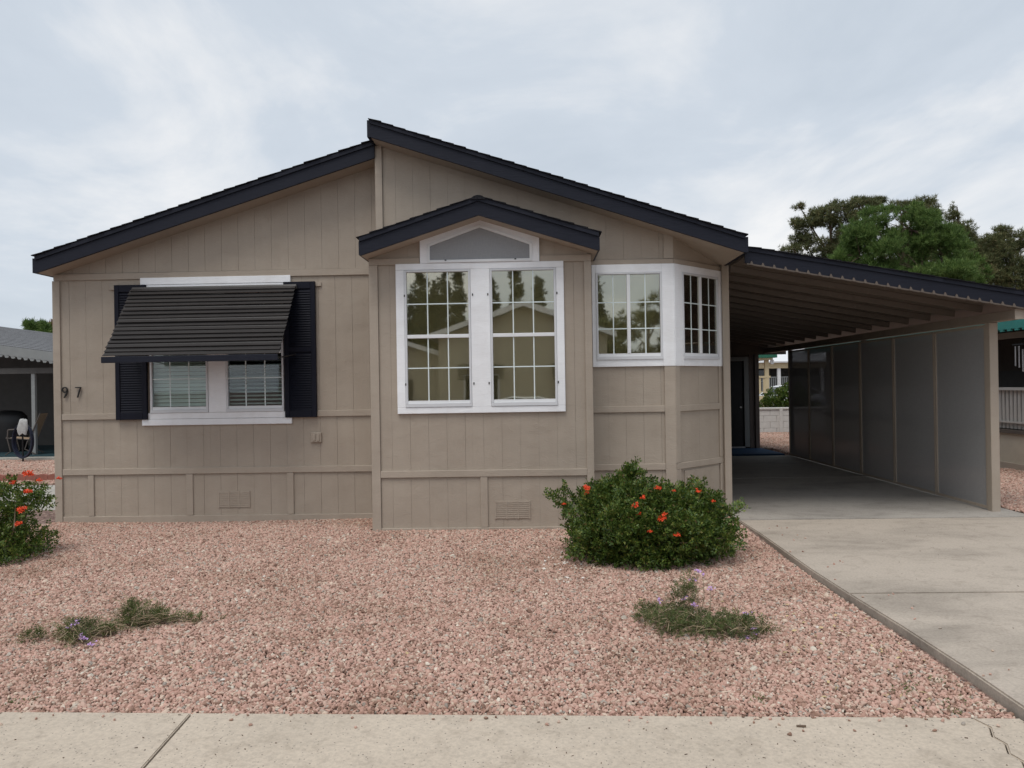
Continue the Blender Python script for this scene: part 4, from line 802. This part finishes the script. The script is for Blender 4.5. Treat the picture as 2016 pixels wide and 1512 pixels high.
b_ = thing('trellis_rack', (-12.7, 22.3, .06), 'dark metal rack against the far left porch wall', 'rack')
for x in (-12.95, -12.35): box('upright', 'black', b_, x, x+.05, 22.3, 22.35, .06, 2.0)
for z in (.7, 1.2, 1.95): box('shelf', 'black', b_, -12.95, -12.3, 22.28, 22.5, z, z+.04)
box('chimney', 'black', nh, -14.36, -14.0, 24.6, 24.9, 2.9, 3.95); MB().tube([(-15.2, 21, 2.95), (-15.2, 21, 3.42)], .03, 8).build('vent_pipe', 'black', ro)
ps = slab('porch_slab', 'concrete_plain', None, [(-20, 18.3), (-9, 18.3), (-9, 22.6), (-20, 22.6)], -.2, .04, .01); tag(ps, 'pale concrete porch slab of the far left house', 'slab', None, 'structure')
pc = slab('porch_carpet', 'carpet_teal', None, [(-19.8, 18.62), (-9.3, 18.62), (-9.3, 22.5), (-19.8, 22.5)], .041, .055, 0); tag(pc, 'teal outdoor carpet under the patio chairs at far left', 'carpet')
lw = slab('side_path', 'concrete_plain', None, [(-9.6, 8.95), (-5.86, 9.12), (-5.86, 13.1), (-9.6, 13.1)], -.15, .005, .012); tag(lw, 'pale concrete strip beside the left house corner', 'path', None, 'structure')
ed = thing('garden_edging', (-9.6, 13.9, 0), 'red scalloped brick edging on the gravel at far left', 'edging')
for k in range(14):
    x = -11.2+k*.205; pr = [(x, 13.9, -.1)]+[(x+.1-.1*math.cos(a), 13.9, .07+.045*math.sin(a)) for a in np.linspace(0, math.pi, 7)]+[(x+.2, 13.9, -.1)]
    MB().prism(pr, (0, .06, 0)).build('edging_brick', 'brick_red', ed)
def patio_chair(loc, rz, label):
    t = thing('patio_chair', (0, 0, 0), label, 'chair', 'patio chairs on the left porch')
    def sling(p0, p1, nme):
        MB().prism([(-.26, *p0), (-.26, *p1), (-.26, p1[0]+.012, p1[1]+.012), (-.26, p0[0]+.012, p0[1]+.012)], (.52, 0, 0)).build(nme, 'chair_cloth', t)
    sling((-.25, .43), (.22, .38), 'seat'); sling((.22, .39), (.46, 1.02), 'backrest')
    for s in (-.29, .29):
        MB().tube([(s, -.3, .44), (s, .22, .385), (s, .47, 1.03)], .016, 6).build('side_rail', 'bronze', t)
        MB().tube([(s, -.25, .64), (s, .05, .66), (s, .33, .62)], .018, 6).build('armrest', 'bronze', t)
        MB().tube([(s, -.25, .64), (s, -.27, .42), (s, -.2, .1), (s, -.32, .012)], .015, 6).build('leg', 'bronze', t); MB().tube([(s, .2, .39), (s, .12, .15), (s, .36, .012)], .015, 6).build('leg', 'bronze', t)
    t.location = loc; t.rotation_euler.z = rz; WO[t.name] = Vector(loc); return t
patio_chair((-12.95, 19.2, .056), R(-75), 'tan sling patio chair beside the black covered grill'); patio_chair((-11.9, 19.9, .056), R(60), 'tan sling patio chair half hidden by the house corner')
m = MB(); rings = [(.0, .40), (.35, .42), (.75, .45), (.95, .42), (1.06, .30), (1.10, .12)]
for i, (z, r_) in enumerate(rings):
    for k in range(20):
        a = k/20*2*math.pi; rr2 = r_*(1+.05*math.sin(a*5+i)); m.v.append((-14.1+rr2*math.cos(a)*1.15, 20.3+rr2*math.sin(a)*.75, .056+z))
for i in range(len(rings)-1):
    for k in range(20): m.f.append((i*20+k, i*20+(k+1) % 20, (i+1)*20+(k+1) % 20, (i+1)*20+k))
m.f.append(tuple(range(100, 120))); tag(m.build('covered_grill', 'black', None, None, True), 'black fabric covered grill at the extreme left porch', 'grill')
hr = thing('hose_stand', (-12.1, 17.9, gz(-12.1, 17.9).item()), 'garden hose coiled on a metal stand with white cloth at far left', 'hose stand')
MB().tube([(-12.1, 17.9, -.2), (-12.1, 17.9, .92)], .018, 8).build('pole', 'black', hr)
for k in range(9):
    r_ = .36+.025*random.uniform(-1, 1); yy = 17.86+.012*k; cx_ = -12.1+random.uniform(-.02, .02); MB().tube([(cx_+r_*.62*math.sin(a), yy, .48+r_*1.08*math.cos(a)) for a in np.linspace(0, 2*math.pi, 28)], .014, 6).build('hose_loop', 'hose_blue', hr)
m = MB(); n_ = 14
for i in range(5):
    for k in range(n_): a = k/n_*2*math.pi; r_ = [.05, .09, .10, .12, .10][i]*(1+.18*math.sin(a*3+i)); m.v.append((-12.05+r_*math.cos(a), 17.84+r_*.6*math.sin(a), .98-[0, .02, .10, .22, .34][i]+.03*math.sin(a*4+1)))
for i in range(4):
    for k in range(n_): m.f.append((i*n_+k, i*n_+(k+1) % n_, (i+1)*n_+(k+1) % n_, (i+1)*n_+k))
m.f.append(tuple(range(n_))); m.build('draped_cloth', 'cloth_white', hr, None, True)
ag = thing('potted_plant', (-11.55, 18.9, .056), 'pale blue green succulent in a pot by the left house corner', 'potted plant')
MB().tube([(-11.55, 18.9, .056), (-11.55, 18.9, .5)], [.15, .2], 14).build('pot', 'bronze', ag)
P, D = lobes_pts([(-11.55, 18.9, .72, .26, .22, .22)], 150, (.3, 1)); V, F = sprigs(P, D, .06, .10, .06, 2); np_mesh('leaves', V, F, 'leaf_pale', ag)

# ------------------------------------------------------------------ right neighbour
rn = thing('porch_house', (11, 16, 0), 'neighbouring house with teal fascia and white slatted porch rail at right', 'house')
box('skirt_wall', 'pale_wall', rn, 8.42, 8.54, 11.0, 22.5, -.1, .62); box('skirt_base', 'tan_trim', rn, 8.39, 8.419, 11.0, 22.5, -.1, .10); box('porch_floor', 'brown_wall', rn, 8.38, 10.4, 11.0, 22.5, .621, .68)
box('house_wall', 'brown_wall', rn, 10.4, 10.5, 11, 22.5, -.1, 2.7); box('end_wall', 'brown_wall', rn, 8.5, 10.39, 22.4, 22.5, .69, 2.7); box('lower_panel', 'grey_wall', rn, 10.35, 10.399, 11, 22.4, .69, 1.75)
box('rail_top', 'rail_grey', rn, 8.40, 8.50, 11.0, 22.4, 1.38, 1.43); box('rail_bottom', 'rail_grey', rn, 8.43, 8.47, 11, 22.4, .80, .83)
for k in range(100): box('rail_slat', 'rail_grey', rn, 8.475, 8.495, 11.05+k*.112, 11.05+k*.112+.066, .70, 1.38)
for y in (11.0, 16.6, 22.3): box('porch_post', 'tan_trim', rn, 8.50, 8.60, y, y+.1, .69, 2.5)
rf = MB().prism([(8.05, 10.6, 2.50), (8.05, 10.6, 2.60), (13.5, 10.6, 3.5), (13.5, 10.6, 3.4)], (0, 12.2, 0)).build('roof', 'mid_grey', rn); box('fascia', 'teal', rf, 8.01, 8.049, 10.55, 22.85, 2.42, 2.66); box('front_fascia', 'tan_trim', rf, 8.05, 13.5, 10.55, 10.59, 2.3, 2.5)
for k in range(60): box('fascia_scallop', 'teal', rf, 8.012, 8.047, 10.7+k*.2, 10.7+k*.2+.1, 2.385, 2.419)
MB().prism([(8.2, 17, 2.62), (8.2, 17, 2.70), (9.2, 17, 2.95), (9.2, 17, 2.87)], (0, 5, 0)).build('roof_sheet', 'white_paint', rf)
box('wall_beam', 'tan_trim', rn, 8.44, 8.56, 11.0, 22.3, 2.30, 2.40)
wc = thing('wind_chime', (8.46, 13.35, 1.74), 'silver tube wind chime hanging on the right porch', 'wind chime')
for i, (y, z, zt) in enumerate(((13.48, 1.80, 2.14), (13.38, 1.77, 2.14), (13.28, 1.70, 2.08))): MB().tube([(8.32, y, z), (8.32, y, zt)], .013, 8).build('chime_tube', 'steel', wc)
box('hanger', 'black', wc, 8.29, 8.35, 13.24, 13.52, 2.16, 2.18); MB().tube([(8.32, 13.38, 2.18), (8.46, 13.38, 2.32)], .006, 5).build('cord', 'black', wc)
hp = thing('hanging_basket', (8.7, 13.15, 1.9), 'dark hanging plant basket behind the wind chime', 'basket'); P, D = lobes_pts([(8.75, 13.12, 2.02, .14, .16, .16)], 160, (.3, 1)); V, F = sprigs(P, D, .06, .05, .025, 2); np_mesh('leaves', V, F, 'cypress', hp)
MB().tube([(8.75, 13.12, 1.86), (8.75, 13.12, 2.0)], [.06, .13], 10).build('pot', 'black', hp); MB().tube([(8.75, 13.12, 2.0), (8.75, 13.12, 2.5)], .005, 5).build('wire', 'black', hp)

# ------------------------------------------------------------------ seen through the end of the carport
bw = thing('block_wall', (8, 25, -.1), 'low white painted block wall behind the carport', 'wall')
for r_ in range(4):
    for k in range(16): x = 5.0+k*.405+(.2 if r_ % 2 else 0); box('block', 'block', bw, x, x+.395, 25.0, 25.19, -.1+r_*.2, -.1+r_*.2+.193, .006)
box('mortar', 'concrete_plain', bw, 5.02, 11.6, 25.02, 25.17, -.1, .69); box('pilaster', 'block', bw, 7.92, 8.02, 24.96, 24.999, -.1, .74)
for k in range(9): box('cap_block', 'block', bw, 5.0+k*.8, 5.795+k*.8, 24.97, 25.21, .7, .76, .006)
fs_ = thing('garden_shrub', (8.4, 26.3, -.05), 'green leafy shrub behind the low white wall', 'shrub'); P, D = lobes_pts([(8.3, 26.3, .95, .45, .4, .4), (8.8, 26.4, 1.1, .45, .4, .4), (8.0, 26.3, .7, .4, .4, .4), (9.1, 26.3, .7, .5, .4, .5)], 1300, (.4, 1)); V, F = sprigs(P, D, .1, .08, .05, 2); np_mesh('foliage', V, F, 'leaf', fs_); stems('branches', fs_, (8.4, 26.3, -.1), [P[i] for i in range(14)], 'stem', .02)
dh = thing('deck_house', (9, 33, 0), 'cream porch with slatted railing and green roof edge behind the carport', 'house')
box('wall', 'brown_wall', dh, 4, 9.3, 33.6, 33.7, -.1, 2.9); box('base_wall', 'cream', dh, 4, 9.75, 32.0, 32.1, -.1, 1.02); box('deck_floor', 'brown_wall', dh, 4, 9.75, 32.101, 33.59, .9, 1.0); box('end_wall', 'brown_wall', dh, 9.3, 9.4, 33.2, 33.7, 1.01, 2.7)
box('post', 'cream', dh, 9.58, 9.74, 31.98, 32.12, 1.03, 2.55); box('rail_top', 'cream', dh, 4, 9.8, 31.97, 32.1, 1.76, 1.84); box('rail_bottom', 'cream', dh, 4, 9.57, 32.02, 32.06, 1.16, 1.2)
for k in range(26): box('rail_slat', 'cream', dh, 5.0+k*.18, 5.0+k*.18+.09, 32.0, 32.018, 1.1, 1.76)
rf = box('roof', 'green_trim', dh, 4, 10.0, 31.7, 34.2, 2.58, 2.80); box('soffit', 'cream', rf, 4, 9.85, 31.8, 34.0, 2.5, 2.579); box('post_light', 'white_paint', dh, 9.8, 9.92, 31.9, 32.0, 2.32, 2.5)
fh = thing('distant_house', (17, 52, 0), 'pale house with cream porch beam and grey rail far behind the carport', 'house')
box('wall', 'grey_wall', fh, 10, 26, 53.5, 53.7, 0, 3); box('porch_beam', 'cream', fh, 10, 26, 49.9, 50.1, 2.45, 2.8); box('porch_floor', 'mid_grey', fh, 10, 26, 50, 53.4, -.1, .9)
MB().prism([(9.8, 49.7, 2.81), (9.8, 49.7, 2.9), (9.8, 55, 3.9), (9.8, 55, 3.8)], (16.4, 0, 0)).build('roof', 'white_paint', fh)
for x in (13.0, 15.75, 18.5): box('post', 'white_paint', fh, x, x+.2, 49.92, 50.08, .9, 2.45)
for k in range(60): box('rail_slat', 'mid_grey', fh, 13.2+k*.12, 13.2+k*.12+.05, 50.0, 50.04, .95, 1.85)
box('rail_top', 'mid_grey', fh, 13.2, 18.5, 49.98, 50.06, 1.851, 1.91)
wn_ = box('window', 'white_paint', fh, 15.0, 16.0, 53.4, 53.49, 1.6, 2.7); box('pane', 'car_glass', wn_, 15.06, 15.94, 53.37, 53.399, 1.66, 2.64)

# ------------------------------------------------------------------ cars
def car(loc, rz, label, paint):
    t = thing('parked_car', (0, 0, 0), label, 'car')
    low = [(-2.3, .28), (-2.32, .62), (-2.2, .88), (-1.1, .95), (1.55, .98), (2.2, .93), (2.28, .6), (2.22, .28)]
    def ext_(name, prof, hw0, hw1, mat, bev):
        m = MB(); zmin = min(p[1] for p in prof); zmax = max(p[1] for p in prof); n_ = len(prof)
        for s in (-1, 1):
            for x, z in prof: f = (z-zmin)/(zmax-zmin); m.v.append((x, s*(hw0+(hw1-hw0)*f), z))
        m.f.append(tuple(range(n_))); m.f.append(tuple(reversed(range(n_, 2*n_)))); m.f += [(i, n_+i, n_+(i+1) % n_, (i+1) % n_) for i in range(n_)]
        return m.build(name, mat, t, None, True, bev)
    ext_('body', low, .90, .86, paint, .06)
    cab = [(-1.25, .94), (-.45, 1.36), (.0, 1.44), (.75, 1.43), (1.25, 1.33), (1.95, .96)]; ext_('cabin', cab, .84, .62, 'car_glass', .04)
    rfp = [(-.42, 1.385), (.0, 1.465), (.75, 1.455), (1.22, 1.36), (1.22, 1.33), (.75, 1.42), (0, 1.43), (-.42, 1.35)]; ext_('roof_panel', rfp, .66, .62, paint, .008)
    for s in (-1, 1):
        for a, b in (((-1.22, .95), (-.42, 1.37)), ((1.9, .97), (1.2, 1.35)), ((.35, .96), (.38, 1.43))): MB().tube([(a[0], s*.85, a[1]), (b[0], s*.64, b[1])], .035, 6).build('pillar', paint, t)
        for x in (-1.4, 1.4):
            wh = MB().tube([(x, s*.70, .32), (x, s*.92, .32)], .32, 22).build('wheel', 'rubber', t); MB().tube([(x, s*.915, .32), (x, s*.93, .32)], .2, 16).build('rim', 'steel', wh)
        hl = box('headlight', 'chrome', t, -2.31, -2.2, min(s*.5, s*.82), max(s*.5, s*.82), .66, .78); box('tail_light', 'brick_red', t, 2.2, 2.29, min(s*.55, s*.83), max(s*.55, s*.83), .7, .84)
        box('door_mirror', paint, t, -.75, -.6, min(s*.86, s*1.02), max(s*.86, s*1.02), .92, 1.04, .02)
    t.location = loc; t.rotation_euler.z = rz; WO[t.name] = Vector(loc)
car((14.2, 43.5, -.07), R(35), 'white car parked far behind the block wall', 'car_white')
car((-.6, -4.6, -.18), R(0), 'pale car parked across the street, mirrored in the bay window', 'car_white')

# ------------------------------------------------------------------ across the street (mirrored in the windows)
oh = thing('opposite_house', (-.5, -17, -.2), 'tan gabled house across the street, mirrored in the windows', 'house')
def gable(x0, x1, ax, ze, za, y, nm):
    w = MB().prism([(x0, y, -.25), (x1, y, -.25), (x1, y, ze), (ax, y, za), (x0, y, ze)], (0, -.15, 0)).build('wall', 'pale_wall', oh)
    for xe in (x0, x1):
        k = (za-ze)/abs(ax-xe); xo = xe+(.35 if xe > ax else -.35); zo = ze-k*.35
        r_ = MB().prism([(ax, y+.45, za+.02), (xo, y+.45, zo+.02), (xo, y+.45, zo+.16), (ax, y+.45, za+.16)], (0, -9, 0)).build('roof', 'shingle_grey', oh)
        MB().prism([(ax, y+.49, za), (xo, y+.49, zo), (xo, y+.49, zo+.22), (ax, y+.49, za+.22)], (0, -.035, 0)).build('fascia', 'white_trim', r_)
    return w
gable(-3.9, 3.2, -.35, 3.7, 4.85, -15, 'a'); gable(-11.5, -3.95, -7.6, 2.9, 4.2, -16.2, 'b')
for xa, xb in ((-2.9, -1.4), (1.0, 2.5)):
    w = box('window', 'white_paint', oh, xa, xb, -14.999, -14.93, .9, 2.1); box('pane', 'car_glass', w, xa+.08, xb-.08, -14.929, -14.91, .98, 2.02)
    for k in range(9): MB().prism([(xa-.2, -14.93+.08*k, 2.5-.075*k), (xa-.2, -14.86+.08*k, 2.46-.075*k), (xa-.2, -14.85+.08*k, 2.47-.075*k)], (xb-xa+.4, 0, 0)).build('awning_slat', 'slat', w)
box('garage_opening', 'brown_wall', oh, -8.9, -5.2, -16.19, -16.14, -.2, 1.9); box('side_wall', 'pale_wall', oh, -3.9, -3.75, -24, -15.16, -.25, 3.6); box('side_wall', 'pale_wall', oh, 3.05, 3.2, -24, -15.16, -.25, 3.6)
def cypress(x, y, h, r_, label):
    t = thing('cypress_tree', (x, y, -.2), label, 'tree', 'cypress trees across the street'); lobes = [(x+random.gauss(0, .05), y, f*h, r_*(1-f)**.6*.8+.08, r_*(1-f)**.6*.8+.08, h*.09) for f in np.linspace(.12, .93, 9)]
    P, D = lobes_pts(lobes, 700, (.5, 1.0)); D = D*.25+unit(len(P))*.4+np.array([0, 0, .9]); D /= np.linalg.norm(D, axis=1, keepdims=True); V, F = sprigs(P, D, .4, .32, .17, 2); np_mesh('crown', V, F, 'cypress', t)
    MB().tube([(x, y, -.3), (x, y, h*.8)], [.18, .04], 6).build('trunk', 'bark', t)
for x, h, r_, y, w in ((-9.4, 9.4, 1.1, -44, 'first'), (-8.4, 10.9, .9, -42, 'second'), (-7.7, 9.6, 1.0, -44, 'third'), (-6.9, 10.6, 1.1, -43.5, 'fourth'), (-5.6, 10.8, .8, -42, 'fifth'), (-3.0, 9.6, .9, -43, 'sixth'), (-1.15, 10.9, .95, -42.5, 'seventh'), (.55, 9.9, .8, -43, 'eighth')):
    cypress(x, y, h, r_, 'dark cypress across the street, %s from the left in the bay window reflection' % w)
cypress(5.2, -43, 10.4, 1.0, 'dark cypress across the street, mirrored in the sliding side window')
for dx_ in (-6.2,): pine('street_tree', (11.5+dx_, -19, -.2), 'airy olive tree across the street, mirrored in the side window', [(11.5+dx_, -19, 3.6, 2.4, 1.8, 1.7), (10.5+dx_, -19, 3.0, 1.5, 1.4, 1.2), (13+dx_, -19, 3.4, 1.9, 1.4, 1.5), (12.2+dx_, -19, 4.9, 1.3, 1.2, .9)], 1500, .3, .05, 'pine_olive', 12, .18)

m = MB()
for i in range(120):
    if i < 70: x = random.uniform(-3, 2.25); y = sw_y(x)-random.uniform(.02, .75); z = -.0445
    else: x = random.uniform(2.5, 5.4); y = random.uniform(3.6, 8.8); z = .0005
    d = Vector((random.gauss(0, 1), random.gauss(0, 1), 0)).normalized(); q = d.cross(Vector((0, 0, 1))); L = random.choice((.002, .003, .004, .007)); w_ = random.uniform(.001, .0025); p = Vector((x, y, z))
    m.hexa([p-d*L-q*w_, p+d*L-q*w_*.5, p+d*L*.9+q*w_, p-d*L+q*w_*.7]+[v+Vector((0, 0, random.uniform(.001, .005))) for v in (p-d*L-q*w_, p+d*L-q*w_*.5, p+d*L*.9+q*w_, p-d*L+q*w_*.7)])
p = Vector((1.25, 3.70, -.044)); m.hexa([p+Vector(v) for v in ((-.022, -.006, 0), (.02, -.012, 0), (.022, -.002, 0), (-.02, .006, 0), (-.022, -.006, .006), (.02, -.012, .010), (.022, -.002, .008), (-.02, .006, .006))])
tag(m.build('debris_specks', 'bark', None), 'tiny dark twigs and specks of debris on the concrete', 'debris', None, 'stuff')
